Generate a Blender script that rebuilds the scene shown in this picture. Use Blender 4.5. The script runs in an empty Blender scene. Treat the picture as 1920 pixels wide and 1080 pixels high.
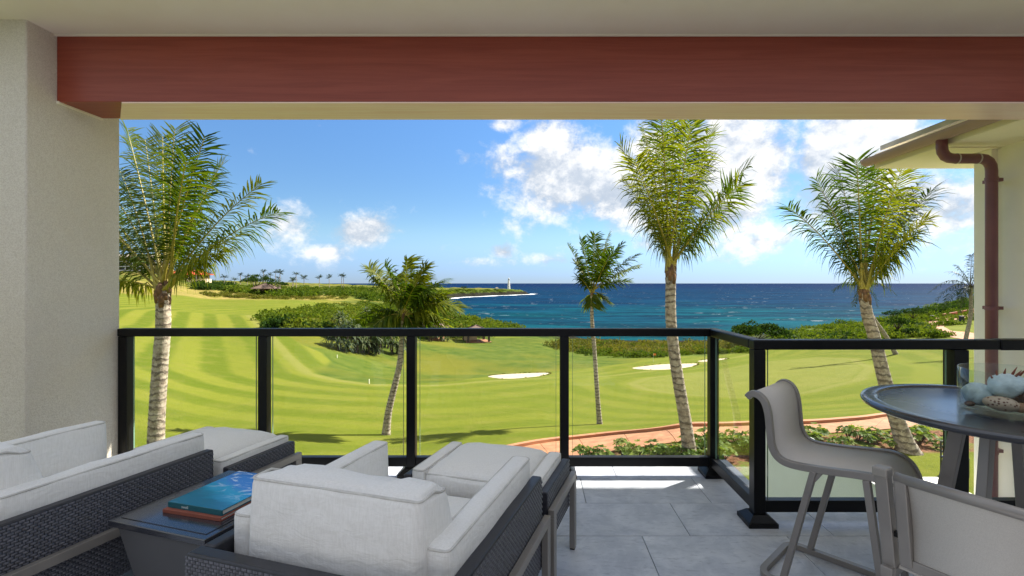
import bpy, bmesh, math, random
import numpy as np
from mathutils import Vector, Matrix

scene = bpy.context.scene
COL = scene.collection
R = math.radians
random.seed(7)
RNG = np.random.default_rng(11)

# ------------------------------------------------------------------ camera
F, CX, CY, CH = 907.0, 1000.0, 531.0, 1.40        # focal length (px of a 1920 wide frame), principal point, eye height
cam = bpy.data.cameras.new('camera')
cam_ob = bpy.data.objects.new('camera', cam)
COL.objects.link(cam_ob)
cam.sensor_width = 36.0
cam.lens = 36.0 * F / 1920.0
cam.shift_x = -(CX - 960.0) / 1920.0
cam.shift_y = -(540.0 - CY) / 1920.0
cam.clip_start, cam.clip_end = 0.05, 60000.0
cam_ob.location = (0, 0, CH)
cam_ob.rotation_euler = (R(90), 0, 0)
scene.camera = cam_ob

# ------------------------------------------------------------------ exposure
vs = scene.view_settings
vs.view_transform = 'Standard'
vs.look = 'None'
vs.exposure = 2.12
vs.gamma = 1.0
vs.use_curve_mapping = False
scene.cycles.use_denoising = True
scene.cycles.max_bounces = 10
scene.cycles.diffuse_bounces = 6
scene.cycles.transparent_max_bounces = 24
scene.cycles.sample_clamp_indirect = 6.0

# ------------------------------------------------------------------ sun
SUN_DIR = Vector((0.62, 0.42, 0.66)).normalized()
SUN_EL = math.asin(SUN_DIR.z)
SUN_AZ = math.atan2(SUN_DIR.x, SUN_DIR.y)
sun = bpy.data.lights.new('sun', 'SUN')
sun.energy = 3.1
sun.angle = R(0.55)
sun.color = (1.0, 0.94, 0.84)
sun_ob = bpy.data.objects.new('sun', sun)
COL.objects.link(sun_ob)
sun_ob.rotation_euler = SUN_DIR.to_track_quat('Z', 'Y').to_euler()
sun_ob.location = (20, 15, 30)


# ------------------------------------------------------------------ node helpers
class NT:
    def __init__(self, tree):
        self.t = tree
        tree.nodes.clear()

    def n(self, kind, **kw):
        nd = self.t.nodes.new(kind)
        for k, v in kw.items():
            if k.startswith('i_'):
                key = k[2:]
                sock = nd.inputs[int(key)] if key.isdigit() else nd.inputs[key.replace('_', ' ')]
                self.put(sock, v)
            else:
                setattr(nd, k, v)
        return nd

    def put(self, sock, v):
        if isinstance(v, bpy.types.NodeSocket):
            self.t.links.new(v, sock)
        elif isinstance(v, bpy.types.Node):
            self.t.links.new(v.outputs[0], sock)
        else:
            if isinstance(v, tuple) and len(v) == 3 and sock.type == 'RGBA':
                v = (*v, 1.0)
            sock.default_value = v

    def m(self, op, a, b=None, c=None, clamp=False):
        nd = self.t.nodes.new('ShaderNodeMath')
        nd.operation = op
        nd.use_clamp = clamp
        for i, v in enumerate((a, b, c)):
            if v is not None:
                self.put(nd.inputs[i], v)
        return nd.outputs[0]

    def vm(self, op, a, b=None):
        nd = self.t.nodes.new('ShaderNodeVectorMath')
        nd.operation = op
        self.put(nd.inputs[0], a)
        if b is not None:
            self.put(nd.inputs[1], b)
        return nd.outputs[0]

    def mix(self, fac, a, b, blend='MIX'):
        nd = self.t.nodes.new('ShaderNodeMix')
        nd.data_type = 'RGBA'
        nd.blend_type = blend
        self.put(nd.inputs[0], fac)
        self.put(nd.inputs[6], a)
        self.put(nd.inputs[7], b)
        return nd.outputs[2]

    def ramp(self, x, lo, hi, a=0.0, b=1.0, smooth=True):
        nd = self.t.nodes.new('ShaderNodeMapRange')
        nd.interpolation_type = 'SMOOTHSTEP' if smooth else 'LINEAR'
        self.put(nd.inputs[0], x)
        for i, v in enumerate((lo, hi, a, b)):
            nd.inputs[1 + i].default_value = v
        return nd.outputs[0]

    def noise(self, vec, scale, detail=4.0, rough=0.55, dist=0.0):
        nd = self.t.nodes.new('ShaderNodeTexNoise')
        if vec is not None:
            self.put(nd.inputs['Vector'], vec)
        nd.inputs['Scale'].default_value = scale
        nd.inputs['Detail'].default_value = detail
        nd.inputs['Roughness'].default_value = rough
        nd.inputs['Distortion'].default_value = dist
        return nd.outputs[0]

    def scl(self, vec, s):
        nd = self.t.nodes.new('ShaderNodeMapping')
        self.put(nd.inputs['Vector'], vec)
        nd.inputs['Scale'].default_value = s
        return nd.outputs[0]

    def obj(self):
        return self.n('ShaderNodeTexCoord').outputs['Object']

    def pos(self):
        return self.n('ShaderNodeNewGeometry').outputs['Position']

    def attr(self, name):
        nd = self.n('ShaderNodeAttribute')
        nd.attribute_name = name
        return nd

    def bump(self, h, strength=0.3, dist=0.01):
        return self.n('ShaderNodeBump', i_Height=h, i_Strength=strength, i_Distance=dist).outputs[0]

    def out(self, sh):
        o = self.n('ShaderNodeOutputMaterial')
        self.put(o.inputs['Surface'], sh)


MATS = {}


def srgb(r, g, b):
    return tuple(((c / 255.0) / 12.92 if c / 255.0 <= 0.04045 else ((c / 255.0 + 0.055) / 1.055) ** 2.4) for c in (r, g, b))


def newmat(name):
    m = bpy.data.materials.new(name)
    m.use_nodes = True
    MATS[name] = m
    return m, NT(m.node_tree)


def principled(t, color, rough=0.6, normal=None, **kw):
    p = t.n('ShaderNodeBsdfPrincipled')
    t.put(p.inputs['Base Color'], color)
    t.put(p.inputs['Roughness'], rough)
    if normal is not None:
        t.put(p.inputs['Normal'], normal)
    for k, v in kw.items():
        t.put(p.inputs[k.replace('_', ' ')], v)
    return p.outputs[0]


def plainmat(name, col, rough=0.5, var=0.12, scale=6.0, bump=0.1, bscale=60.0, bdist=0.002, **kw):
    m, t = newmat(name)
    o = t.obj()
    n1 = t.noise(o, scale, 5)
    c = t.mix(t.ramp(n1, 0.3, 0.7), tuple(x * (1 - var) for x in col), tuple(min(1, x * (1 + var)) for x in col))
    h = t.noise(o, bscale, 3)
    rr = t.ramp(n1, 0.3, 0.7, max(0.02, rough - 0.06), min(1, rough + 0.06))
    t.out(principled(t, c, rr, t.bump(h, bump, bdist), **kw))
    return m


# ------------------------------------------------------------------ world: Nishita sky with trade-wind cumulus
world = bpy.data.worlds.new('World')
scene.world = world
world.use_nodes = True
w = NT(world.node_tree)
sky = w.n('ShaderNodeTexSky')
sky.sky_type = 'NISHITA'
sky.sun_disc = False
sky.sun_elevation = SUN_EL
sky.sun_rotation = SUN_AZ
sky.altitude = 20.0
sky.air_density = 1.0
sky.dust_density = 0.1
sky.ozone_density = 1.6
dirv = w.n('ShaderNodeTexCoord').outputs['Generated']
sep = w.n('ShaderNodeSeparateXYZ', i_Vector=dirv)
az = w.m('ARCTAN2', sep.outputs[0], sep.outputs[1])
hyp = w.m('SQRT', w.m('ADD', w.m('MULTIPLY', sep.outputs[0], sep.outputs[0]), w.m('MULTIPLY', sep.outputs[1], sep.outputs[1])))
el = w.m('ARCTAN2', sep.outputs[2], hyp)


def cloud_dir(px, py):
    a = math.atan((px - CX) / F)
    return a, math.atan((CY - py) / F * math.cos(a))


# (px, py, half width, half height, weight): the cumulus banks seen over the sea
BANKS = [(1065, 335, 135, 66, 1.15), (1030, 265, 60, 55, 1.05), (1185, 380, 85, 55, 1.1), (955, 232, 40, 16, .8),
         (875, 300, 30, 26, .62), (1385, 300, 115, 120, 1.2), (1430, 440, 70, 30, .85), (1270, 260, 100, 55, 1.05),
         (1600, 275, 120, 85, 1.2), (1760, 385, 110, 66, 1.05), (1560, 370, 90, 50, .95), (1700, 505, 130, 10, .25),
         (548, 428, 62, 44, .8), (612, 472, 60, 18, .72), (682, 437, 58, 28, .88), (942, 470, 22, 13, .75), (815, 468, 60, 14, .45),
         (900, 492, 90, 10, .46), (1030, 487, 60, 12, .56), (1215, 460, 50, 34, .6), (1130, 240, 60, 26, .5),
         (1860, 250, 90, 70, 1.0), (2050, 420, 160, 70, 1.0), (2300, 300, 200, 110, 1.0), (-100, 430, 160, 50, .9)]
field = None
for (px, py, hw, hh, wt) in BANKS:
    a0, e0 = cloud_dir(px, py)
    c = math.cos(a0) ** 2
    ra, re = hw * c / F, hh * math.cos(a0) / F
    da = w.m('MULTIPLY', w.m('SUBTRACT', az, a0), 1 / ra)
    de = w.m('MULTIPLY', w.m('SUBTRACT', el, e0), 1 / re)
    d2 = w.m('ADD', w.m('MULTIPLY', da, da), w.m('MULTIPLY', de, de))
    g = w.m('MULTIPLY', w.m('EXPONENT', w.m('MULTIPLY', d2, -0.55)), wt)
    field = g if field is None else w.m('MAXIMUM', field, g)
# heavier cumulus cover added out of view, aside and overhead, to brighten the lanai
aside = w.m('MAXIMUM', w.ramp(w.m('ABSOLUTE', az), 1.05, 1.5), w.ramp(el, 0.42, 0.62))
fill_clouds = w.ramp(w.noise(w.n('ShaderNodeCombineXYZ', i_X=az, i_Y=w.m('MULTIPLY', el, 2.0), i_Z=3.0).outputs[0], 2.6, 2), 0.30, 0.46)
field = w.m('MAXIMUM', field, w.m('MULTIPLY', fill_clouds, aside))
lowcut = w.ramp(el, 0.0, 0.05)


def cloud_density(daz, del_):
    v = w.n('ShaderNodeCombineXYZ', i_X=w.m('ADD', az, daz), i_Y=w.m('MULTIPLY', w.m('ADD', el, del_), 1.25), i_Z=0.37).outputs[0]
    big = w.noise(v, 9.0, 9, 0.56, 0.25)
    fine = w.noise(v, 48.0, 6, 0.65, 0.15)
    k = w.m('ADD', w.m('MULTIPLY', w.m('SUBTRACT', big, 0.5), 1.7), w.m('MULTIPLY', w.m('SUBTRACT', fine, 0.5), 0.6))
    return w.m('ADD', field, k)


den = cloud_density(0.0, 0.0)
den_sun = cloud_density(0.022, 0.03)
alpha = w.m('MULTIPLY', w.ramp(den, 0.34, 0.92), lowcut)
shade = w.ramp(w.m('SUBTRACT', w.m('MULTIPLY', den_sun, 1.0), den), -0.26, 0.26)
core = w.ramp(den, 0.7, 1.5)
cl_col = w.mix(shade, (3.75, 3.7, 3.62), (1.85, 2.1, 2.45))
cl_col = w.mix(w.m('MULTIPLY', core, 0.35), cl_col, (2.9, 3.05, 3.25))
hsv = w.n('ShaderNodeHueSaturation', i_Color=sky.outputs[0], i_Saturation=1.22, i_Value=1.0)
low = w.mix(w.ramp(el, 0.0, 0.11), (0.18, 0.275, 0.60), (0.355, 0.405, 0.47))
low = w.mix(w.ramp(el, 0.12, 0.38), low, (0.49, 0.525, 0.59))
clear = w.mix(1.0, hsv.outputs[0], low, 'MULTIPLY')
bg_col = w.mix(w.m('MULTIPLY', alpha, 0.95), clear, cl_col)
bg = w.n('ShaderNodeBackground', i_Color=bg_col, i_Strength=0.072)
world.cycles.sampling_method = 'MANUAL'
world.cycles.sample_map_resolution = 256
wo = w.n('ShaderNodeOutputWorld')
w.put(wo.inputs['Surface'], bg.outputs[0])


# ------------------------------------------------------------------ mesh helpers
def tag(o, label=None, cat=None, group=None, kind=None):
    if label: o['label'] = label
    if cat: o['category'] = cat
    if group: o['group'] = group
    if kind: o['kind'] = kind
    return o


def empty(name, loc=(0, 0, 0), rz=0.0, label=None, cat=None, group=None, kind=None):
    o = bpy.data.objects.new(name, None)
    COL.objects.link(o)
    o.location = loc
    o.rotation_euler = (0, 0, rz)
    o.empty_display_size = 0.1
    return tag(o, label, cat, group, kind)


def link(name, me, mat=None, parent=None, loc=None, rz=None, smooth=False, bevel=0.0, seg=2, kind=None):
    o = bpy.data.objects.new(name, me)
    COL.objects.link(o)
    if mat is not None and len(me.materials) == 0:
        me.materials.append(MATS[mat] if isinstance(mat, str) else mat)
    if parent is not None:
        o.parent = parent
    if loc is not None:
        o.location = loc
    if rz is not None:
        o.rotation_euler = (0, 0, rz)
    if smooth:
        me.polygons.foreach_set('use_smooth', [True] * len(me.polygons))
    if bevel > 0:
        md = o.modifiers.new('bevel', 'BEVEL')
        md.width = bevel
        md.segments = seg
        md.limit_method = 'ANGLE'
        md.angle_limit = R(40)
        me.polygons.foreach_set('use_smooth', [True] * len(me.polygons))
        if hasattr(md, 'harden_normals'):
            md.harden_normals = True
    if kind:
        o['kind'] = kind
    return o


def fast_mesh(name, V, Q, tint=None):
    """numpy verts (n,3) and quads (m,4) or triangles (m,3) -> mesh"""
    V = np.asarray(V, dtype=np.float32)
    Q = np.asarray(Q, dtype=np.int32)
    me = bpy.data.meshes.new(name)
    k = Q.shape[1]
    me.vertices.add(len(V))
    me.vertices.foreach_set('co', V.ravel())
    me.loops.add(Q.size)
    me.loops.foreach_set('vertex_index', Q.ravel())
    me.polygons.add(len(Q))
    me.polygons.foreach_set('loop_start', np.arange(0, Q.size, k, dtype=np.int32))
    me.polygons.foreach_set('loop_total', np.full(len(Q), k, dtype=np.int32))
    if tint is not None:
        for nm, arr in tint.items():
            at = me.attributes.new(nm, 'FLOAT', 'POINT')
            at.data.foreach_set('value', np.asarray(arr, dtype=np.float32))
    me.update(calc_edges=True)
    return me


class MB:
    def __init__(self):
        self.v, self.f = [], []

    def add(self, vs, fs):
        b = len(self.v)
        self.v += [tuple(p) for p in vs]
        self.f += [tuple(b + i for i in f) for f in fs]
        return self

    def box(self, x0, x1, y0, y1, z0, z1, M=None):
        vs = [Vector((x, y, z)) for z in (z0, z1) for y in (y0, y1) for x in (x0, x1)]
        if M is not None:
            vs = [M @ p for p in vs]
        return self.add(vs, [(0, 2, 3, 1), (4, 5, 7, 6), (0, 1, 5, 4), (2, 6, 7, 3), (0, 4, 6, 2), (1, 3, 7, 5)])

    def frustum(self, x0, x1, y0, y1, z0, X0, X1, Y0, Y1, z1):
        vs = [(x0, y0, z0), (x1, y0, z0), (x0, y1, z0), (x1, y1, z0), (X0, Y0, z1), (X1, Y0, z1), (X0, Y1, z1), (X1, Y1, z1)]
        return self.add(vs, [(0, 2, 3, 1), (4, 5, 7, 6), (0, 1, 5, 4), (2, 6, 7, 3), (0, 4, 6, 2), (1, 3, 7, 5)])

    def bar(self, a, b, wd, ht, up=(0, 0, 1)):
        a, b = Vector(a), Vector(b)
        d = (b - a).normalized()
        s = d.cross(Vector(up))
        if s.length < 1e-4:
            s = d.cross(Vector((1, 0, 0)))
        s.normalize()
        u = s.cross(d)
        vs = []
        for p in (a, b):
            for i, j in ((-1, -1), (1, -1), (1, 1), (-1, 1)):
                vs.append(p + s * (i * wd / 2) + u * (j * ht / 2))
        return self.add(vs, [(0, 1, 2, 3)[::-1], (4, 5, 6, 7), (0, 1, 5, 4), (1, 2, 6, 5), (2, 3, 7, 6), (3, 0, 4, 7)])

    def tube(self, pts, rad, n=10, caps=True):
        pts = [Vector(p) for p in pts]
        rads = rad if isinstance(rad, (list, tuple)) else [rad] * len(pts)
        base = len(self.v)
        prev = None
        for i, p in enumerate(pts):
            d = (pts[min(i + 1, len(pts) - 1)] - pts[max(i - 1, 0)]).normalized()
            if prev is None:
                s = d.cross(Vector((0, 0, 1)))
                if s.length < 1e-3:
                    s = d.cross(Vector((1, 0, 0)))
            else:
                s = prev - d * prev.dot(d)
            s.normalize()
            prev = s
            u = d.cross(s)
            for k in range(n):
                an = 2 * math.pi * k / n
                self.v.append(tuple(p + (s * math.cos(an) + u * math.sin(an)) * rads[i]))
        for i in range(len(pts) - 1):
            for k in range(n):
                a = base + i * n + k
                b = base + i * n + (k + 1) % n
                self.f.append((a, b, b + n, a + n))
        if caps:
            self.f.append(tuple(base + k for k in range(n))[::-1])
            self.f.append(tuple(base + (len(pts) - 1) * n + k for k in range(n)))
        return self

    def lathe(self, prof, n=32, c=(0, 0, 0)):
        base = len(self.v)
        for (r, z) in prof:
            for k in range(n):
                an = 2 * math.pi * k / n
                self.v.append((c[0] + r * math.cos(an), c[1] + r * math.sin(an), c[2] + z))
        for i in range(len(prof) - 1):
            for k in range(n):
                a = base + i * n + k
                b = base + i * n + (k + 1) % n
                self.f.append((a, b, b + n, a + n))
        if prof[0][0] > 1e-5:
            self.f.append(tuple(base + k for k in range(n))[::-1])
        if prof[-1][0] > 1e-5:
            self.f.append(tuple(base + (len(prof) - 1) * n + k for k in range(n)))
        return self

    def mesh(self, name):
        me = bpy.data.meshes.new(name)
        me.from_pydata(self.v, [], self.f)
        me.update()
        return me

    def build(self, name, mat, parent=None, **kw):
        return link(name, self.mesh(name), mat, parent, **kw)


def copy_tree(o, parent=None):
    c = o.copy()
    COL.objects.link(c)
    c.parent = parent
    for ch in o.children:
        copy_tree(ch, c)
    return c


def P(px, py, D):
    """a point of the place: horizontal and vertical bearing plus distance from the lanai's eye point"""
    return Vector(((px - CX) * D / F, D, CH - (py - CY) * D / F))


# ------------------------------------------------------------------ terrain heights
SEA_Z = CH - 22.0
# (bearing px, level px, distance): levels of the golf course read along sight lines
CTRL = [(300, 850, 15), (600, 850, 16), (240, 760, 21), (723, 815, 22), (850, 840, 17.5), (1000, 832, 17), (1125, 795, 26), (1100, 845, 15.2),
        (1290, 803, 16), (1290, 850, 13.4), (1500, 797, 16.4), (1660, 785, 17.3), (1700, 845, 13.6), (1760, 890, 12), (240, 700, 30), (240, 640, 50), (240, 600, 75),
        (240, 562, 120), (240, 537, 190), (240, 517, 300), (240, 510, 420), (150, 516, 330), (320, 519, 330), (400, 760, 25), (400, 680, 45), (400, 620, 75), (400, 577, 130), (400, 552, 220),
        (400, 536, 350), (400, 529, 600), (600, 760, 28), (600, 700, 45), (600, 660, 60), (600, 620, 85), (600, 572, 160), (600, 552, 280), (600, 538, 500), (560, 533, 700),
        (720, 760, 30), (720, 719, 43), (720, 695, 62), (720, 660, 82), (720, 615, 120), (720, 572, 250), (720, 547, 450), (700, 537, 900),
        (870, 760, 33), (870, 714, 52), (870, 660, 95), (870, 640, 118), (1000, 640, 124), (1000, 704, 60), (1000, 760, 34), (1100, 652, 122), (1100, 698, 64),
        (1250, 760, 36), (1250, 690, 70), (1250, 663, 108), (1450, 760, 33), (1450, 683, 68), (1450, 657, 100), (1600, 760, 29), (1600, 683, 58), (1600, 652, 84),
        (1750, 705, 44), (1750, 652, 74), (1750, 615, 115), (1800, 584, 180), (1850, 566, 260), (1740, 582, 230), (850, 542, 880), (920, 543.5, 900), (960, 542, 930), (985, 546, 945),
        (2300, 560, 300), (2300, 640, 80), (2300, 800, 16), (-300, 850, 15), (-300, 640, 50), (-300, 520, 200), (-300, 505, 450), (-300, 515, 1500), (300, 524, 1500), (2300, 540, 900)]
cp = []
for (px, py, D) in CTRL:
    cp.append((px / 260.0, math.log(D) * 1.7, CH - (py - CY) * D / F))
for px in (-900, -300, 200, 700, 1100, 1500, 1900, 2500, 3000):
    cp.append((px / 260.0, math.log(12.0) * 1.7, -3.4 if px > 900 else -3.55))
cp = np.array(cp)


def tps_k(d2):
    return 0.5 * d2 * np.log(d2 + 1e-9)


def tps_fit(c, lam=0.012):
    n = len(c)
    d2 = ((c[:, None, :2] - c[None, :, :2]) ** 2).sum(-1)
    K = tps_k(d2) + lam * np.eye(n)
    Pm = np.c_[np.ones(n), c[:, :2]]
    A = np.block([[K, Pm], [Pm.T, np.zeros((3, 3))]])
    return np.linalg.solve(A, np.r_[c[:, 2], np.zeros(3)])


TPSW = tps_fit(cp)


def coastP(px, py):
    D = 22.0 * F / (py - CY)
    return ((px - CX) * D / F, D)


COAST = [(6000, 900), (1500, 800), (700, 620)] + [coastP(*p) for p in
         [(1790, 578), (1720, 590), (1640, 612), (1550, 630), (1450, 645), (1300, 654), (1150, 655), (1060, 645), (985, 632), (935, 622), (905, 606), (868, 593), (835, 579),
          (806, 566), (798, 563), (815, 561), (845, 560), (872, 557.5), (900, 556.5), (930, 554.6), (955, 554), (975, 553), (996, 552.2)]] + \
        [(-2, 985), (-25, 1025), (-90, 1050), (-180, 1080), (-330, 1100), (-600, 1250), (-1300, 1700), (-4000, 2600), (-9000, 3200), (-9000, -300), (6000, -300)]
COAST = np.array(COAST)


def poly_sd(pts, X, Y):
    """signed distance, positive inside"""
    pts = np.asarray(pts)
    a = pts
    b = np.roll(pts, -1, axis=0)
    best = np.full(X.shape, 1e18)
    inside = np.zeros(X.shape, dtype=bool)
    for (x0, y0), (x1, y1) in zip(a, b):
        dx, dy = x1 - x0, y1 - y0
        t = np.clip(((X - x0) * dx + (Y - y0) * dy) / (dx * dx + dy * dy + 1e-12), 0, 1)
        best = np.minimum(best, (X - x0 - t * dx) ** 2 + (Y - y0 - t * dy) ** 2)
        if y0 != y1:
            cond = ((y0 > Y) != (y1 > Y)) & (X < dx * (Y - y0) / (y1 - y0) + x0)
            inside ^= cond
    d = np.sqrt(best)
    return np.where(inside, d, -d)


def vnoise(X, Y, seed=0):
    """smooth value noise"""
    xi, yi = np.floor(X).astype(np.int64), np.floor(Y).astype(np.int64)
    fx, fy = X - xi, Y - yi
    fx, fy = fx * fx * (3 - 2 * fx), fy * fy * (3 - 2 * fy)

    def h(i, j):
        n = (i * 374761393 + j * 668265263 + seed * 974711) & 0x7fffffff
        n = ((n ^ (n >> 13)) * 1274126177) & 0x7fffffff
        return ((n ^ (n >> 16)) & 0xffff) / 65535.0
    return (h(xi, yi) * (1 - fx) + h(xi + 1, yi) * fx) * (1 - fy) + (h(xi, yi + 1) * (1 - fx) + h(xi + 1, yi + 1) * fx) * fy


def smooth01(x):
    x = np.clip(x, 0, 1)
    return x * x * (3 - 2 * x)


def height(X, Y):
    X = np.asarray(X, dtype=float)
    Y = np.asarray(Y, dtype=float)
    shp = X.shape
    X, Y = X.ravel(), Y.ravel()
    W = np.maximum(Y, 12.0)
    q = np.c_[(np.clip(X / W, -2.2, 2.2) * F + CX) / 260.0, np.log(np.minimum(W, 1600)) * 1.7]
    z = np.empty(len(X))
    n = len(cp)
    for s in range(0, len(X), 40000):
        qq = q[s:s + 40000]
        d2 = ((qq[:, None, :] - cp[None, :, :2]) ** 2).sum(-1)
        z[s:s + 40000] = tps_k(d2) @ TPSW[:n] + TPSW[n] + qq @ TPSW[n + 1:]
    z = np.maximum(z, SEA_Z + 3.0)
    roll = smooth01((Y - 24) / 40.0)
    z += roll * ((vnoise(X / 9.0, Y / 9.0, 3) - .5) * 0.5 + (vnoise(X / 23.0, Y / 23.0, 5) - .5) * 1.0)
    far = smooth01((Y - 110) / 120.0)
    z += far * ((vnoise(X / 14.0, Y / 14.0, 8) - .5) * 2.2 + (vnoise(X / 5.0, Y / 5.0, 9) - .5) * 0.9)
    cd = poly_sd(COAST, X, Y)
    wd = np.clip(Y * 0.14, 14, 28) + (vnoise(X / 12.0, Y / 12.0, 12) - .5) * 14
    k = smooth01((cd + 5) / wd)
    bot = SEA_Z - 5.0
    z = bot + (z - bot) * k
    rk = (1 - smooth01(cd / 22.0)) * smooth01((cd + 20) / 15)
    z += rk * (vnoise(X / 3.5, Y / 3.5, 15) - .45) * 3.0 * smooth01((Y - 140) / 60)
    return z.reshape(shp)


def ground_z(x, y):
    return float(height(np.array([x]), np.array([y]))[0])


_HD = np.exp(np.linspace(math.log(11.0), math.log(1600.0), 900))


def hit(px, py):
    """where the sight line at this bearing first meets the ground"""
    X = (px - CX) * _HD / F
    gz = height(X, _HD)
    rz = CH - (py - CY) * _HD / F
    below = np.nonzero(rz <= gz)[0]
    i = below[0] if len(below) else len(_HD) - 1
    if i > 0 and len(below):
        a, b = rz[i - 1] - gz[i - 1], gz[i] - rz[i]
        D = _HD[i - 1] + (_HD[i] - _HD[i - 1]) * a / (a + b + 1e-9)
    else:
        D = _HD[i]
    x = (px - CX) * D / F
    return Vector((x, D, ground_z(x, D)))


def hit_poly(pts):
    return [tuple(hit(*p)[:2]) for p in pts]


ROUGH = [(470, 591), (490, 604), (530, 626), (565, 646), (600, 660), (618, 678), (590, 700), (640, 712), (700, 720), (780, 719), (870, 713), (925, 704), (1060, 693), (1120, 689), (1190, 680), (1215, 672),
         (1335, 667), (1420, 660), (1430, 648), (1330, 645), (1100, 646), (1000, 634), (930, 634), (850, 612), (720, 574), (650, 567), (560, 579)]
GREEN = [(1198, 721), (1235, 708), (1330, 698), (1430, 680), (1520, 672), (1590, 674), (1618, 690), (1595, 712), (1500, 735), (1400, 743), (1300, 739), (1230, 731)]
DRY = [(150, 549), (330, 553), (480, 562), (640, 564), (660, 556), (420, 548), (330, 533), (150, 530)]
BED = [(1040, 905), (1075, 868), (1120, 851), (1200, 842), (1290, 828), (1345, 824), (1500, 817), (1600, 813), (1700, 808), (1860, 800), (1860, 846), (1700, 852), (1560, 852), (1450, 866), (1340, 895), (1200, 930)]
ROUGH_W, GREEN_W, DRY_W, BED_W = [hit_poly(p) for p in (ROUGH, GREEN, DRY, BED)]

rowsY = np.r_[np.linspace(-40, 10.5, 14), np.exp(np.linspace(math.log(12.0), math.log(2600.0), 330)), [3500, 5000]]
cols = np.r_[np.linspace(-2400, 120, 70)[:-1], np.linspace(120, 1900, 450), np.linspace(1900, 4400, 70)[1:]]
A = (cols - CX) / F
YY = np.repeat(rowsY[:, None], len(cols), 1)
XX = A[None, :] * np.maximum(YY, 12.0)
ZZ = height(XX, YY)
nr, nc = YY.shape
gx, gy = XX.ravel(), YY.ravel()
idx = np.arange(nr * nc).reshape(nr, nc)
quads = np.stack([idx[:-1, :-1], idx[:-1, 1:], idx[1:, 1:], idx[1:, :-1]], -1).reshape(-1, 4)
sd_r, sd_g, sd_d, sd_b = [poly_sd(p, gx, gy) for p in (ROUGH_W, GREEN_W, DRY_W, BED_W)]
sd_c = poly_sd(COAST, gx, gy)


def hull(pts):
    pts = sorted(pts)

    def half(it):
        h = []
        for p in it:
            while len(h) > 1 and (h[-1][0] - h[-2][0]) * (p[1] - h[-2][1]) - (h[-1][1] - h[-2][1]) * (p[0] - h[-2][0]) <= 0:
                h.pop()
            h.append(p)
        return h
    return half(pts)[:-1] + half(pts[::-1])[:-1]


sd_m = poly_sd(hull(ROUGH_W[:20]), gx, gy)
me = fast_mesh('ground', np.c_[gx, gy, ZZ.ravel()], quads,
               {'rough': sd_r, 'green': sd_g, 'dry': sd_d, 'bed': sd_b, 'coast': sd_c, 'mow': np.minimum(-sd_m, -sd_g)})

m, t = newmat('turf')
p = t.pos()
r_, g_, d_, b_, c_, mw = [t.attr(k).outputs['Fac'] for k in ('rough', 'green', 'dry', 'bed', 'coast', 'mow')]
big = t.noise(p, 0.05, 4)
mid = t.noise(p, 0.45, 5, 0.6)
fine = t.noise(p, 9.0, 6, 0.7)
vfine = t.noise(p, 55.0, 3, 0.7)
wob = t.m('MULTIPLY', t.m('SUBTRACT', mid, 0.5), 0.9)
st = t.m('SINE', t.m('MULTIPLY', t.m('ADD', mw, wob), 2 * math.pi / 4.3))
st = t.ramp(st, -0.6, 0.6)
st = t.mix(t.ramp(big, 0.3, 0.75), st, t.m('ADD', t.m('MULTIPLY', st, 0.55), 0.2))
stx = t.n('ShaderNodeSeparateXYZ', i_Vector=p).outputs[0]
st = t.m('ADD', t.m('MULTIPLY', t.m('SUBTRACT', st, 0.5), t.ramp(stx, -26, -6, 1.0, 0.42)), 0.5)
fair = t.mix(st, (0.092, 0.124, 0.010), (0.168, 0.180, 0.022))
fair = t.mix(t.m('MULTIPLY', t.ramp(mid, 0.45, 0.75), 0.4), fair, (0.200, 0.182, 0.040))
fair = t.mix(t.m('MULTIPLY', t.ramp(big, 0.5, 0.72), 0.45), fair, (0.096, 0.132, 0.013))
streak = t.noise(t.scl(p, (0.25, 1.6, 1)), 1.3, 6, 0.7, 0.3)
fair = t.mix(t.m('MULTIPLY', t.ramp(streak, 0.52, 0.72), 0.35), fair, (0.190, 0.190, 0.050))
fair = t.mix(t.m('MULTIPLY', t.ramp(streak, 0.46, 0.30), 0.35), fair, (0.070, 0.112, 0.012))
worn = t.noise(p, 1.1, 7, 0.75)
fair = t.mix(t.m('MULTIPLY', t.ramp(worn, 0.62, 0.74), 0.45), fair, (0.215, 0.190, 0.075))
fringe = t.m('MULTIPLY', t.ramp(mw, -0.1, 0.35), t.ramp(mw, 1.6, 0.8))
fair = t.mix(t.m('MULTIPLY', fringe, 0.4), fair, (0.23, 0.215, 0.07))
rough = t.mix(t.ramp(mid, 0.3, 0.7), (0.058, 0.095, 0.012), (0.118, 0.142, 0.022))
rough = t.mix(t.m('MULTIPLY', t.ramp(big, 0.42, 0.62), 0.8), rough, (0.165, 0.155, 0.020))
rough = t.mix(t.m('MULTIPLY', t.ramp(fine, 0.46, 0.72), 0.6), rough, (0.040, 0.068, 0.010))
rough = t.mix(t.m('MULTIPLY', t.ramp(worn, 0.60, 0.72), 0.5), rough, (0.16, 0.13, 0.06))
c = t.mix(t.ramp(t.m('ADD', r_, wob), -0.25, 0.4), fair, rough)
c = t.mix(t.m('MULTIPLY', t.ramp(g_, -0.2, 0.3), 0.85), c, t.mix(t.ramp(mid, 0.3, 0.7), (0.160, 0.172, 0.032), (0.186, 0.188, 0.042)))
dry = t.mix(t.ramp(mid, 0.35, 0.65), srgb(140, 124, 73), srgb(118, 114, 50))
c = t.mix(t.ramp(t.m('ADD', d_, t.m('MULTIPLY', wob, 4)), -3.0, 3.0), c, dry)
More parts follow.
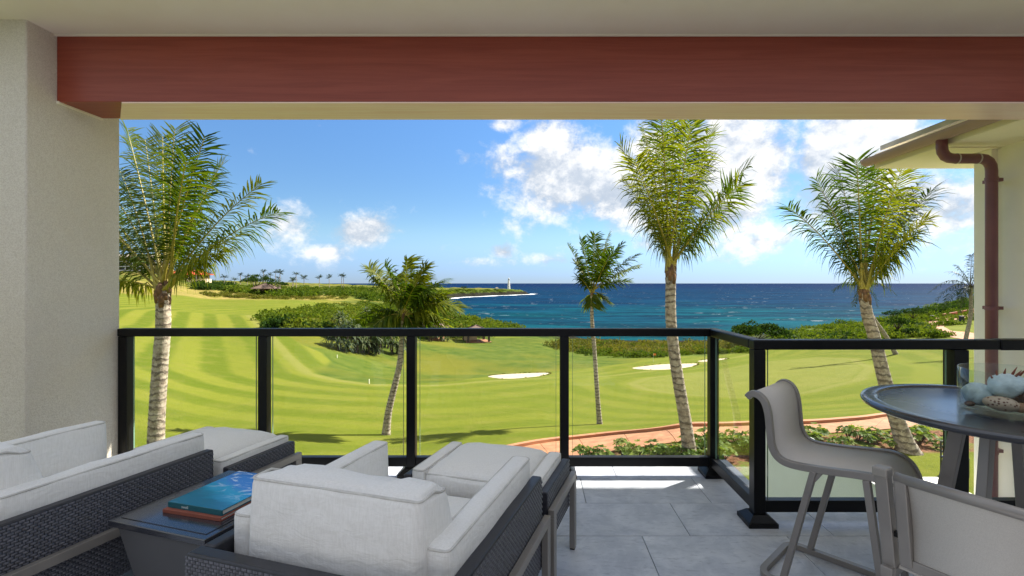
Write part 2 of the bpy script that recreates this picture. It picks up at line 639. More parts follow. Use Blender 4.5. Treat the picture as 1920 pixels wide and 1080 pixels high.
# far hills and scrub ground
ysep = t.n('ShaderNodeSeparateXYZ', i_Vector=p)
hill = t.mix(t.ramp(t.noise(p, 0.06, 6, 0.62), 0.36, 0.62), srgb(55, 73, 26), srgb(115, 111, 47))
hill = t.mix(t.m('MULTIPLY', t.ramp(t.noise(p, 0.02, 4), 0.55, 0.7), 0.5), hill, srgb(123, 103, 62))
farm = t.m('MULTIPLY', t.ramp(ysep.outputs[1], 165, 215), t.ramp(d_, 3, -4))
c = t.mix(farm, c, hill)
bluff = t.mix(t.ramp(t.noise(p, 0.3, 5, 0.65), 0.35, 0.65), srgb(48, 70, 24), srgb(92, 104, 40))
c = t.mix(t.ramp(t.m('ADD', c_, t.m('MULTIPLY', t.m('SUBTRACT', big, 0.5), 20)), 48, 36), c, bluff)
# mulch of the planting bed
mul = t.mix(t.ramp(t.noise(p, 14, 6, 0.7), 0.35, 0.65), srgb(70, 46, 34), srgb(150, 108, 84))
mul = t.mix(t.ramp(t.noise(p, 1.2, 3), 0.5, 0.62), mul, srgb(104, 116, 52))
c = t.mix(t.ramp(t.m('ADD', b_, t.m('MULTIPLY', wob, 0.5)), -0.1, 0.15), c, mul)
# dark lava along the shore
rock = t.mix(t.ramp(t.noise(p, 0.5, 6, 0.7), 0.3, 0.75), srgb(12, 12, 12), srgb(46, 42, 38))
lowz = t.ramp(t.m('ADD', ysep.outputs[2], t.m('MULTIPLY', t.m('SUBTRACT', t.noise(p, 0.12, 5), 0.5), 9)), SEA_Z + 8.0, SEA_Z + 5.0)
c = t.mix(t.m('MULTIPLY', lowz, t.ramp(c_, 32, 24)), c, rock)
c = t.mix(t.m('MULTIPLY', t.ramp(vfine, 0.35, 0.7), 0.3), c, t.mix(0.5, c, (0.02, 0.03, 0.006)))
grain = t.noise(t.scl(p, (1, 0.6, 1)), 3.4, 8, 0.78)
c = t.mix(t.m('MULTIPLY', t.ramp(grain, 0.5, 0.68), 0.4), c, t.mix(0.6, c, (0.03, 0.055, 0.006)))
c = t.mix(t.m('MULTIPLY', t.ramp(grain, 0.46, 0.32), 0.25), c, t.mix(0.6, c, (0.26, 0.24, 0.07)))
hgt = t.m('ADD', fine, t.m('MULTIPLY', vfine, 0.4))
t.out(principled(t, c, 0.9, t.bump(hgt, 0.7, 0.07), Specular_IOR_Level=0.03))
ground = link('ground', me, 'turf', smooth=True, kind='structure')

# ------------------------------------------------------------------ sea
m, t = newmat('sea_water')
p = t.pos()
sx = t.n('ShaderNodeSeparateXYZ', i_Vector=p)
dist = t.m('SQRT', t.m('ADD', t.m('MULTIPLY', sx.outputs[0], sx.outputs[0]), t.m('MULTIPLY', sx.outputs[1], sx.outputs[1])))
ld = t.m('LOGARITHM', dist, 10.0)
patch = t.noise(t.scl(p, (0.006, 0.012, 1)), 1.0, 5, 0.6, 0.5)
ldn = t.m('ADD', ld, t.m('MULTIPLY', t.m('SUBTRACT', patch, 0.5), 0.55))
shallow = t.mix(t.ramp(patch, 0.35, 0.65), (0.002, 0.088, 0.104), (0.002, 0.050, 0.074))
c = t.mix(t.ramp(ldn, 2.30, 2.85), shallow, (0.0015, 0.030, 0.076))
c = t.mix(t.ramp(ldn, 2.95, 3.75), c, (0.002, 0.019, 0.070))
wv1 = t.noise(t.scl(p, (0.10, 0.22, 1)), 1.0, 5, 0.6, 0.4)
wv2 = t.noise(t.scl(p, (0.02, 0.06, 1)), 1.0, 5, 0.6, 0.3)
wv3 = t.noise(t.scl(p, (0.004, 0.03, 1)), 1.0, 6, 0.65)
chop = t.m('ADD', t.m('MULTIPLY', wv1, 0.5), t.m('ADD', t.m('MULTIPLY', wv2, 0.7), t.m('MULTIPLY', wv3, 0.6)))
c = t.mix(t.ramp(chop, 0.80, 1.02, 0, 0.85), c, t.mix(0.6, c, (0.0, 0.0, 0.01)))
cap = t.m('MULTIPLY', t.ramp(wv1, 0.62, 0.70), t.ramp(wv2, 0.52, 0.64))
c = t.mix(t.ramp(chop, 0.80, 0.62, 0, 0.45), c, t.mix(0.5, c, (0.02, 0.13, 0.16)))
c = t.mix(t.m('MULTIPLY', cap, 0.7), c, (0.7, 0.75, 0.78))
nrm = t.n('ShaderNodeBump', i_Height=t.m('ADD', wv1, t.m('MULTIPLY', wv2, 2.5)), i_Strength=0.7, i_Distance=1.2).outputs[0]
df = t.n('ShaderNodeBsdfDiffuse', i_Color=c, i_Normal=nrm)
gs = t.n('ShaderNodeBsdfGlossy', i_Roughness=0.35, i_Normal=nrm)
t.out(t.n('ShaderNodeMixShader', i_0=0.022, i_1=df.outputs[0], i_2=gs.outputs[0]).outputs[0])
rr = [60, 120, 200, 400, 900, 2500, 8000, 20000, 50000]
na = 48
V, Q = [], []
for r in rr:
    for k in range(na + 1):
        a = math.pi * (k / na) * 1.3 - 0.15 * math.pi
        V.append((r * math.cos(a), r * math.sin(a), SEA_Z))
for i in range(len(rr) - 1):
    for k in range(na):
        a = i * (na + 1) + k
        Q.append((a, a + na + 1, a + na + 2, a + 1))
link('sea', fast_mesh('sea', V, Q), 'sea_water', kind='structure')

# surf along the headland
m, t = newmat('foam')
f_ = t.noise(t.pos(), 0.35, 6, 0.7)
al = t.ramp(t.m('ADD', f_, t.m('MULTIPLY', t.attr('edge').outputs['Fac'], 0.55)), 0.52, 0.7)
bs = principled(t, (0.85, 0.88, 0.9), 0.8)
t.out(t.n('ShaderNodeMixShader', i_0=al, i_1=t.n('ShaderNodeBsdfTransparent').outputs[0], i_2=bs).outputs[0])
seg = COAST[17:27]
V, Q, E = [], [], []
for (x0, y0), (x1, y1) in zip(seg[:-1], seg[1:]):
    n = max(2, int(math.hypot(x1 - x0, y1 - y0) / 4))
    for k in range(n):
        f = k / n
        x, y = x0 + (x1 - x0) * f, y0 + (y1 - y0) * f
        nx, ny = (y1 - y0), -(x1 - x0)
        L = math.hypot(nx, ny)
        nx, ny = nx / L, ny / L
        if poly_sd(COAST, np.array([x + nx * 3]), np.array([y + ny * 3]))[0] > 0:
            nx, ny = -nx, -ny
        wdt = 7 + 15 * float(vnoise(np.array([len(V) / 14.0]), np.array([0.3]), 4)[0]) ** 2
        V += [(x - nx * 4, y - ny * 4, SEA_Z + .5), (x + nx * wdt * .5, y + ny * wdt * .5, SEA_Z + .45), (x + nx * wdt, y + ny * wdt, SEA_Z + 0.1)]
        E += [0.5, 0.35, -0.3]
for i in range(len(V) // 3 - 1):
    a = i * 3
    Q += [(a, a + 1, a + 4, a + 3), (a + 1, a + 2, a + 5, a + 4)]
link('surf', fast_mesh('surf', V, Q, {'edge': E}), 'foam', kind='stuff')['label'] = 'white surf breaking on the dark rocks of the headland'


# ------------------------------------------------------------------ sand bunkers
m, t = newmat('sand')
s1 = t.noise(t.pos(), 6, 5)
t.out(principled(t, t.mix(s1, srgb(172, 158, 128), srgb(194, 181, 154)), 0.95, t.bump(t.noise(t.scl(t.pos(), (3, 0.5, 1)), 3, 5, 0.6, 0.5), 0.9, 0.12)))


LIPS = []


def bunker(name, pts, dip=0.25):
    wp = np.array(hit_poly(pts))
    cx_, cy_ = wp.mean(0)
    # smooth closed outline
    n = len(wp)
    out = []
    for i in range(n):
        p0, p1, p2, p3 = wp[i - 1], wp[i], wp[(i + 1) % n], wp[(i + 2) % n]
        for s in (0, .25, .5, .75):
            out.append(0.5 * ((2 * p1) + (-p0 + p2) * s + (2 * p0 - 5 * p1 + 4 * p2 - p3) * s * s + (-p0 + 3 * p1 - 3 * p2 + p3) * s ** 3))
    out = np.array(out)
    V, Q = [], []
    rings = (1.0, .93, .8, .6, .35, .02)
    for ri, k in enumerate(rings):
        q = np.c_[cx_ + (out[:, 0] - cx_) * k, cy_ + (out[:, 1] - cy_) * k]
        zz = height(q[:, 0], q[:, 1]) + (0.03 if ri == 0 else 0.06)
        V += [(a, b, c) for (a, b), c in zip(q, zz)]
    L = len(out)
    for i in range(len(rings) - 1):
        for k in range(L):
            Q.append((i * L + k, i * L + (k + 1) % L, (i + 1) * L + (k + 1) % L, (i + 1) * L + k))
    LIPS.append(out)
    return link(name, fast_mesh(name, V, Q), 'sand', smooth=True, kind='structure')


bunker('sand_bunker', [(915, 706), (942, 702.5), (985, 700.3), (1030, 699.8), (1012, 705.5), (975, 709.5), (935, 710)])
bunker('sand_bunker', [(1185, 690.5), (1215, 686), (1265, 682.5), (1308, 682), (1292, 688.5), (1255, 693), (1215, 693.5)])
bunker('sand_bunker', [(1308, 677.5), (1335, 673.8), (1365, 672.5), (1350, 675.5), (1325, 678.3)])


# ------------------------------------------------------------------ paths
m, t = newmat('path_concrete')
p = t.pos()
c = t.mix(t.ramp(t.noise(p, 2.2, 6, 0.65), 0.3, 0.7), srgb(140, 92, 58), srgb(172, 122, 84))
c = t.mix(t.ramp(t.noise(p, 30, 4), 0.55, 0.8, 0, 0.5), c, srgb(128, 72, 44))
t.out(principled(t, c, 0.85, t.bump(t.noise(p, 80, 3), 0.3, 0.004)))
plainmat('kerb_concrete', srgb(164, 112, 78), 0.85, 0.15, 3.0, 0.3, 60, 0.004)


def resample(pts, step):
    pts = [Vector(p) for p in pts]
    # catmull-rom
    dense = []
    for i in range(len(pts) - 1):
        p0, p1, p2, p3 = pts[max(i - 1, 0)], pts[i], pts[i + 1], pts[min(i + 2, len(pts) - 1)]
        for k in range(12):
            s = k / 12
            dense.append(0.5 * ((2 * p1) + (p2 - p0) * s + (2 * p0 - 5 * p1 + 4 * p2 - p3) * s * s + (3 * p1 - p0 - 3 * p2 + p3) * s ** 3))
    dense.append(pts[-1])
    L = [0.0]
    for a, b in zip(dense[:-1], dense[1:]):
        L.append(L[-1] + (b - a).length)
    n = max(2, round(L[-1] / step))
    res = []
    j = 0
    for k in range(n + 1):
        d = L[-1] * k / n
        while j < len(L) - 2 and L[j + 1] < d:
            j += 1
        f = (d - L[j]) / max(1e-9, L[j + 1] - L[j])
        res.append(dense[j].lerp(dense[j + 1], min(1, max(0, f))))
    return res


def draped_strip(name, far_px, near_px, pieces, gap, sub=4, lift=0.03, thick=0.12):
    """concrete slabs between two edges, laid on the ground with open joints"""
    fw = resample([hit(*p).xy.to_3d() for p in far_px], 0.2)
    nw = resample([hit(*p).xy.to_3d() for p in near_px], 0.2)

    def at(arr, f):
        q = f * (len(arr) - 1)
        i = min(int(q), len(arr) - 2)
        return arr[i].lerp(arr[i + 1], q - i)
    root = empty(name, (0, 0, 0), kind='structure')
    for k in range(pieces):
        mb = MB()
        rows = []
        for s in range(sub + 1):
            f = (k + gap / 2 + (1 - gap) * s / sub) / pieces
            a, b = at(fw, f), at(nw, f)
            row = []
            for g in (0, .33, .67, 1):
                q = a.lerp(b, g)
                row.append((q.x, q.y, ground_z(q.x, q.y) + lift))
            rows.append(row)
        vs = [p for r in rows for p in r]
        top = len(vs)
        vs += [(x, y, z - thick) for (x, y, z) in vs]
        fs = []
        for s in range(sub):
            for g in range(3):
                a = s * 4 + g
                fs.append((a, a + 1, a + 5, a + 4))
        ring = [g for g in range(4)] + [s * 4 + 3 for s in range(1, sub + 1)] + [sub * 4 + g for g in (2, 1, 0)] + [s * 4 for s in range(sub - 1, 0, -1)]
        for i in range(len(ring)):
            a, b = ring[i], ring[(i + 1) % len(ring)]
            fs.append((a, a + top, b + top, b))
        mb.add(vs, fs)
        mb.build('slab', 'path_concrete', root)
    return root, fw, nw


FARK = [(860, 868), (925, 851), (985, 838), (1060, 827), (1150, 817), (1250, 807), (1340, 801), (1420, 798.5), (1500, 797), (1580, 792), (1640, 786), (1700, 779), (1790, 770), (1900, 760)]
NEARK = [(900, 905), (970, 885), (1030, 869), (1090, 855), (1180, 843), (1270, 830), (1345, 823), (1430, 818), (1510, 815), (1590, 811), (1660, 806), (1730, 800), (1800, 794), (1900, 786)]
path_root, fw, nw = draped_strip('path', FARK, NEARK, 17, 0.012)
for k in range(0, len(fw) - 1, 6):
    seg_ = fw[k:k + 7]
    mb = MB()
    vs, fs = [], []
    for i, q in enumerate(seg_):
        a, b = seg_[max(0, i - 1)], seg_[min(len(seg_) - 1, i + 1)]
        d = (b - a).normalized()
        nrm_ = Vector((-d.y, d.x, 0))
        z = ground_z(q.x, q.y)
        e = 0.006 if i == len(seg_) - 1 else 0.0
        for (o_, zz) in ((0, -0.05), (0, 0.13), (0.15, 0.14), (0.15, -0.05)):
            vs.append((q.x + nrm_.x * o_ - d.x * e, q.y + nrm_.y * o_ - d.y * e, z + zz))
    for i in range(len(seg_) - 1):
        for g in range(4):
            a, b = i * 4 + g, i * 4 + (g + 1) % 4
            fs.append((a, b, b + 4, a + 4))
    fs += [(0, 1, 2, 3)[::-1], tuple(4 * (len(seg_) - 1) + i for i in range(4))]
    mb.add(vs, fs)
    mb.build('kerb', 'kerb_concrete', path_root)
draped_strip('path', [(1900, 655), (1840, 643), (1790, 634), (1758, 622), (1738, 612), (1731, 604), (1745, 597), (1775, 590.5), (1830, 586)],
             [(1900, 632), (1840, 627), (1797, 622), (1777, 617), (1770, 611), (1776, 604), (1795, 599), (1815, 596.5), (1840, 595)], 12, 0.008, lift=0.06)


# ================================================================== lanai: materials
m, t = newmat('stucco')
o = t.pos()
n1 = t.noise(o, 1.3, 5)
sp = t.noise(o, 170, 4, 0.7)
c = t.mix(t.ramp(n1, 0.3, 0.7), srgb(244, 233, 215), srgb(249, 240, 224))
c = t.mix(t.ramp(sp, 0.40, 0.62, 0, 0.6), c, srgb(216, 203, 183))
t.out(principled(t, c, 0.92, t.bump(t.m('ADD', sp, t.noise(o, 60, 4)), 0.9, 0.010), Specular_IOR_Level=0.2))
m, t = newmat('ceiling_plaster')
o = t.pos()
sp = t.noise(o, 120, 4, 0.7)
c = t.mix(t.ramp(t.noise(o, 1.5, 4), 0.3, 0.7), srgb(247, 235, 213), srgb(251, 241, 222))
t.out(principled(t, c, 0.92, t.bump(sp, 0.35, 0.003), Specular_IOR_Level=0.2))


def woodmat(name, c0, c1, rough, along=(0.35, 9.0, 9.0), **kw):
    m, t = newmat(name)
    o = t.scl(t.pos(), along)
    g = t.noise(o, 3.0, 8, 0.62, 0.8)
    g2 = t.noise(t.scl(t.pos(), (along[0] * 4, along[1] * 6, along[2] * 6)), 4.0, 4, 0.6)
    c = t.mix(t.ramp(g, 0.32, 0.68), c0, c1)
    c = t.mix(t.ramp(g2, 0.5, 0.8, 0, 0.3), c, tuple(x * 0.55 for x in c0))
    t.out(principled(t, c, rough, t.bump(t.m('ADD', g, g2), 0.12, 0.002), **kw))


woodmat('beam_paint', srgb(140, 58, 38), srgb(156, 71, 49), 0.42)
woodmat('reflection_tone', srgb(246, 206, 190), srgb(252, 222, 208), 0.3)  # pale tone paints in the bright outdoor reflection on the beam's underside

m, t = newmat('tile_stone')
p = t.pos()
oi = t.n('ShaderNodeObjectInfo').outputs['Random']
vo = t.vm('ADD', p, t.n('ShaderNodeCombineXYZ', i_X=t.m('MULTIPLY', oi, 37.0), i_Y=t.m('MULTIPLY', oi, 11.0)).outputs[0])
n1 = t.noise(vo, 5.0, 8, 0.68, 0.6)
n2 = t.noise(t.scl(vo, (1, 3.2, 1)), 14.0, 7, 0.7, 0.4)
c = t.mix(t.ramp(n1, 0.3, 0.72), srgb(172, 177, 188), srgb(208, 211, 218))
c = t.mix(t.ramp(n2, 0.56, 0.74, 0, 0.55), c, srgb(224, 225, 228))
c = t.mix(t.ramp(n2, 0.47, 0.32, 0, 0.55), c, srgb(136, 141, 152))
bw = t.m('ADD', 0.94, t.m('MULTIPLY', oi, 0.12))
c = t.mix(1.0, c, t.n('ShaderNodeCombineColor', i_0=bw, i_1=bw, i_2=bw).outputs[0], 'MULTIPLY')
t.out(principled(t, c, t.ramp(n2, 0.3, 0.7, 0.36, 0.56), t.bump(t.m('ADD', n1, n2), 0.16, 0.004)))
plainmat('grout', srgb(140, 141, 144), 0.95, 0.1, 20)
plainmat('rail_metal', (0.0035, 0.0035, 0.004), 0.42, 0.15, 3, 0.02, 200, 0.0002, Specular_IOR_Level=0.3)
m, t = newmat('pane_glass')
fr = t.m('ADD', 0.012, t.m('MULTIPLY', t.m('POWER', t.n('ShaderNodeLayerWeight', i_Blend=0.5).outputs['Facing'], 4.0), 0.6))
tr = t.n('ShaderNodeBsdfTransparent', i_Color=(0.97, 0.98, 0.975))
gl = t.n('ShaderNodeBsdfGlossy', i_Color=(1, 1, 1), i_Roughness=0.0)
t.out(t.n('ShaderNodeMixShader', i_0=fr, i_1=tr.outputs[0], i_2=gl.outputs[0]).outputs[0])
m, t = newmat('glass_edge')
t.out(principled(t, srgb(120, 150, 130), 0.15, None, Alpha=0.8))

# ================================================================== lanai: structure
YF, YS, XC = 3.54, 2.84, 1.315          # railing lines: front, set-back right part, corner
CEIL, BEAM = 2.97, 2.55
floor_root = empty('floor', (0, 0, 0), kind='structure')
mb = MB()
mb.box(-3.4, XC + .22, -2.6, YF + .30, -0.34, -0.014)
mb.box(XC + .221, 5.2, -2.6, YS + .26, -0.34, -0.014)
mb.build('slab', 'grout', floor_root)
# tiles 0.8 x 0.4 in a third-offset bond, joints 3 mm
TL, TW = 0.80, 0.40
y_edges = 3.08
tile_mesh = {}


def add_tile(x0, x1, y0, y1):
    if x1 - x0 < .03 or y1 - y0 < .03:
        return
    g = 0.0018
    key = (round(x1 - x0, 3), round(y1 - y0, 3))
    if key not in tile_mesh:
        hx, hy = key[0] / 2 - g, key[1] / 2 - g
        b_ = 0.0015
        tile_mesh[key] = MB().frustum(-hx, hx, -hy, hy, -0.0015, -hx + b_, hx - b_, -hy + b_, hy - b_, 0).box(-hx, hx, -hy, hy, -0.013, -0.0016).mesh('tile')
    link('tile', tile_mesh[key], 'tile_stone', floor_root, loc=((x0 + x1) / 2, (y0 + y1) / 2, random.uniform(-.0004, .0004)))


for r in range(-7, 2):
    y0 = y_edges + (r) * TW
    y1 = min(y0 + TW, YF + .30)
    base = 0.336 + ((-r) % 3) * -0.267
    k0 = int((-3.3 - base) / TL) - 1
    for k in range(k0, 8):
        x0, x1 = base + k * TL, base + (k + 1) * TL
        lim = 5.2 if y1 <= YS + .26 else XC + .22
        x0, x1 = max(x0, -3.02), min(x1, lim)
        if x1 <= x0:
            continue
        if lim < 5:                      # rows cut by the step of the slab
            add_tile(x0, x1, y0, y1)
        else:
            add_tile(x0, x1, y0, y1)
        if y0 < YS + .26 < y1:
            xx0, xx1 = max(base + k * TL, XC + .22), min(base + (k + 1) * TL, 5.2)
            if xx1 > xx0:
                add_tile(xx0, xx1, y0, YS + .26)
    if y0 < YS + .26 < y1:
        for k in range(2, 8):
            xx0, xx1 = max(base + k * TL, XC + .22), min(base + (k + 1) * TL, 5.2)
            if xx1 > xx0 and base + k * TL >= XC + .22:
                add_tile(xx0, xx1, y0, YS + .26)

mb = MB()
mb.box(-3.42, -3.02, 2.88, 3.535, -0.34, CEIL + .2)
tag(mb.build('pillar', 'stucco', bevel=0.012, seg=3), 'beige stucco pillar holding the end of the red beam', 'pillar')
mb = MB()
mb.box(-5.5, 6.0, 2.50, 3.06, CEIL, CEIL + .2)
mb.build('ceiling', 'ceiling_plaster', kind='structure')
beam = empty('roof_beam', (0, 3.22, BEAM), 0, 'wide red-brown painted beam under the beige ceiling', 'beam')
MB().box(-3.02, 6.0, -.155, .16, 0, 0.60).build('beam_body', 'beam_paint', beam, bevel=0.004)
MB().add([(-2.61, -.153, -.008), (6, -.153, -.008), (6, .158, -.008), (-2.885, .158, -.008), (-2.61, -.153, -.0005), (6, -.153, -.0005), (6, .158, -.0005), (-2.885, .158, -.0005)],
         [(3, 2, 1, 0), (4, 5, 6, 7), (0, 1, 5, 4), (1, 2, 6, 5), (2, 3, 7, 6), (3, 0, 4, 7)]).build('reflection_board', 'reflection_tone', beam)  # thin added board; its slanted end follows the edge of the painted reflection
MB().box(-3.02, 6.0, -.170, -.157, 0.412, 0.419).build('trim_bead', 'ceiling_plaster', beam)
MB().box(-3.019, -3.004, -.16, .16, -0.012, 0.003).build('sealant_strip', 'ceiling_plaster', beam)
MB().box(-5.5, 6.0, 3.381, 5.36, 3.22, 3.36).build('roof_overhang', 'ceiling_plaster', kind='structure')

# ================================================================== railing
rail = empty('balcony_railing', (0, YF, 0), 0, 'black metal balcony railing with clear glass panes', 'railing')


def rpart(name, mb, mat='rail_metal', **kw):
    o = mb.build(name, mat, rail, **kw)
    o.location = (0, -YF, 0)
    return o


RT, PW = 1.07, 0.064
rpart('top_rail', MB().box(-3.018, XC + .036, YF - .036, YF + .036, RT - .057, RT), bevel=0.008)
rpart('top_rail', MB().box(XC - .036, XC + .036, YS + .038, YF - .037, RT - .057, RT), bevel=0.008)
rpart('top_rail', MB().box(XC - .036, 2.71, YS - .036, YS + .036, RT - .057, RT), bevel=0.008)
rpart('top_rail', MB().box(2.712, 5.2, YS - .039, YS + .039, RT - .060, RT + .003), bevel=0.008)
fx = [-2.982, -1.967, -0.89, 0.226, XC]
for x in fx:
    rpart('post', MB().box(x - PW / 2, x + PW / 2, YF - PW / 2, YF + PW / 2, 0.0, RT - .058), bevel=0.003)
sx_ = [XC, 2.48, 3.66, 4.84]
for x in sx_:
    pw = PW + (.004 if x == XC else .020)
    rpart('post', MB().box(x - pw / 2, x + pw / 2, YS - pw / 2, YS + pw / 2, 0.0, RT - .058), bevel=0.003)
for (x, y) in [(x, YF) for x in fx] + [(x, YS) for x in sx_]:
    a, b = (0.085, 0.045)
    mb = MB().box(x - a, x + a, y - a, y + a, 0.0005, 0.026)
    mb.frustum(x - a + .004, x + a - .004, y - a + .004, y + a - .004, 0.0262, x - b, x + b, y - b, y + b, 0.06)
    if not (y == YF and abs(x - fx[0]) < .01):
        rpart('base_plate', mb, bevel=0.002)
B0, B1 = 0.066, 0.134


def run(p, q):
    p, q = Vector(p), Vector(q)
    d = (q - p).normalized()
    L = (q - p).length
    a, b = p + d * (PW / 2 + .016), q - d * (PW / 2 + .016)
    mb = MB()
    mb.bar((a - d * .015).to_tuple()[:2] + ((B0 + B1) / 2,), (b + d * .015).to_tuple()[:2] + ((B0 + B1) / 2,), 0.05, B1 - B0)
    rpart('bottom_rail', mb, bevel=0.003)
    ga, gb = p + d * (PW / 2 + .028), q - d * (PW / 2 + .028)
    g = MB().bar((ga.x, ga.y, (B1 + RT - .057) / 2), (gb.x, gb.y, (B1 + RT - .057) / 2), 0.010, RT - .057 - B1 + .01)
    pane = rpart('glass_pane', g, 'pane_glass')
    nrm_ = Vector((-d.y, d.x, 0))
    for e in (ga, gb):
        ed = MB().bar((e.x, e.y, B1 + .001), (e.x, e.y, RT - .058), 0.0025, 0.0108, up=(d.x, d.y, 0)) if False else \
            MB().box(-.0012, .0012, -.0054, .0054, B1 + .001, RT - .058, Matrix.Translation(e.to_3d()) @ Matrix.Rotation(math.atan2(d.y, d.x), 4, 'Z'))
        oo = ed.build('pane_edge', 'glass_edge', pane)


for a, b in zip(fx[:-1], fx[1:]):
    run((a, YF, 0), (b, YF, 0))
run((XC, YS, 0), (XC, YF, 0))
for a, b in zip(sx_[:-1], sx_[1:]):
    run((a, YS, 0), (b, YS, 0))

# ================================================================== outdoor furniture materials
m, t = newmat('cushion_fabric')
o = t.obj()
wv = t.n('ShaderNodeTexWave', wave_type='BANDS', bands_direction='Y', i_Vector=t.scl(o, (1, 1, 1)), i_Scale=55.0, i_Distortion=0.6, i_Detail=1.0)
wv2 = t.n('ShaderNodeTexWave', wave_type='BANDS', bands_direction='X', i_Vector=o, i_Scale=85.0, i_Distortion=0.8)
wz = t.n('ShaderNodeTexWave', wave_type='BANDS', bands_direction='Z', i_Vector=o, i_Scale=60.0, i_Distortion=0.8)
thread = t.noise(t.scl(o, (160, 160, 30)), 1.0, 2, 0.6)
wrk = t.noise(o, 4.5, 3, 0.5)
c = t.mix(t.ramp(thread, 0.3, 0.7), srgb(234, 232, 228), srgb(242, 240, 237))
c = t.mix(t.m('MULTIPLY', wv.outputs[1], 0.18), c, srgb(218, 214, 208))
hh = t.m('ADD', t.m('MULTIPLY', t.m('ADD', wv.outputs[1], t.m('ADD', wv2.outputs[1], wz.outputs[1])), 0.10), t.m('MULTIPLY', thread, 0.5))
b1 = t.bump(t.m('ADD', wrk, t.m('MULTIPLY', t.noise(t.scl(o, (1, 1, 2.2)), 13.0, 4, 0.6, 0.8), 0.35)), 0.6, 0.022)
bn = t.n('ShaderNodeBump', i_Height=hh, i_Strength=0.22, i_Distance=0.002)
t.t.links.new(b1, bn.inputs['Normal'])
t.out(principled(t, c, 0.9, bn.outputs[0], Sheen_Weight=0.25, Specular_IOR_Level=0.2))
plainmat('piping_fabric', srgb(206, 203, 198), 0.9, 0.08, 40, 0.2, 300, 0.0006)
plainmat('wicker', srgb(92, 92, 100), 0.36, 0.35, 90, 0.1, 300, 0.0005)
plainmat('wicker_band', srgb(48, 49, 56), 0.42, 0.25, 40, 0.3, 200, 0.001)
plainmat('pewter_metal', srgb(150, 144, 138), 0.42, 0.06, 8, 0.06, 300, 0.0004, Metallic=0.35)
plainmat('table_top', srgb(46, 48, 56), 0.26, 0.02, 2, 0.0, 250, 0.0001, Specular_IOR_Level=0.8, Coat_Weight=0.5, Coat_Roughness=0.12)
plainmat('table_base', srgb(88, 88, 90), 0.6, 0.06, 5, 0.08, 200, 0.0004)
MB().box(-5.5, 6.0, -1.9, -1.7, -.34, 2.3).build('backlight_blocker', 'table_top', kind='structure')  # unseen dark wall, added behind the camera to block back light
m, t = newmat('sling_mesh')
o = t.obj()
g1 = t.n('ShaderNodeTexWave', wave_type='BANDS', bands_direction='X', i_Vector=o, i_Scale=120.0)
g2 = t.n('ShaderNodeTexWave', wave_type='BANDS', bands_direction='Y', i_Vector=o, i_Scale=120.0)
hh = t.m('MULTIPLY', g1.outputs[1], g2.outputs[1])
c = t.mix(t.ramp(t.noise(o, 420, 2), 0.3, 0.7), srgb(202, 195, 186), srgb(212, 205, 196))
t.out(principled(t, c, 0.7, t.bump(hh, 0.25, 0.001)))


def cushion_mesh(sx, sy, sz, r=0.03, puff=(0.0, 0.0, 0.01), shape=None):
    """soft box centred on x/y with its base at z=0"""
    h = [sx / 2, sy / 2, sz / 2]

    def ts(a):
        k = max(3, int(2 * a / 0.07))
        inner = np.linspace(-a + r, a - r, k)
        return np.r_[[-a, -a + r * .12, -a + r * .45], inner, [a - r * .45, a - r * .12, a]]
    T = [ts(a) for a in h]
    V, Fc = {}, []
    verts = []

    def vid(p):
        key = tuple(round(x, 6) for x in p)
        if key not in V:
            q = [max(-(h[i] - r), min(h[i] - r, p[i])) for i in range(3)]
            d = Vector([p[i] - q[i] for i in range(3)])
            if d.length > 1e-9:
                # map the cube edge onto a round edge
                mx = max(abs(x) for x in d)
                d = d.normalized() * mx
            v = Vector(q) + d
            u = [p[i] / h[i] for i in range(3)]
            f = [(1 - u[(i + 1) % 3] ** 4) * (1 - u[(i + 2) % 3] ** 4) for i in range(3)]
            for i in range(3):
                if abs(abs(u[i]) - 1) < 1e-6:
                    v[i] += math.copysign(puff[i] * f[i], u[i])
            wn_ = Vector((math.sin(v.y * 17 + v.z * 9 + sx * 31), math.sin(v.x * 19 + v.z * 13 + sy * 17), math.sin(v.x * 15 + v.y * 21 + sz * 11) + .6 * math.sin(v.x * 37 - v.y * 29)))
            v += wn_ * min(.0028, r * .1)
            v.z += h[2]
            if shape:
                v = shape(v)
            V[key] = len(verts)
            verts.append(tuple(v))
        return V[key]
    for ax in range(3):
        a1, a2 = (ax + 1) % 3, (ax + 2) % 3
        for s in (-1, 1):
            for i in range(len(T[a1]) - 1):
                for j in range(len(T[a2]) - 1):
                    q = []
                    for (ii, jj) in ((i, j), (i + 1, j), (i + 1, j + 1), (i, j + 1)):
                        p = [0, 0, 0]
                        p[ax], p[a1], p[a2] = s * h[ax], T[a1][ii], T[a2][jj]
                        q.append(vid(p))
                    Fc.append(tuple(q) if s > 0 else tuple(q[::-1]))
    me = bpy.data.meshes.new('cushion')
    me.from_pydata(verts, [], Fc)
    me.update()
    me.polygons.foreach_set('use_smooth', [True] * len(me.polygons))
    return me


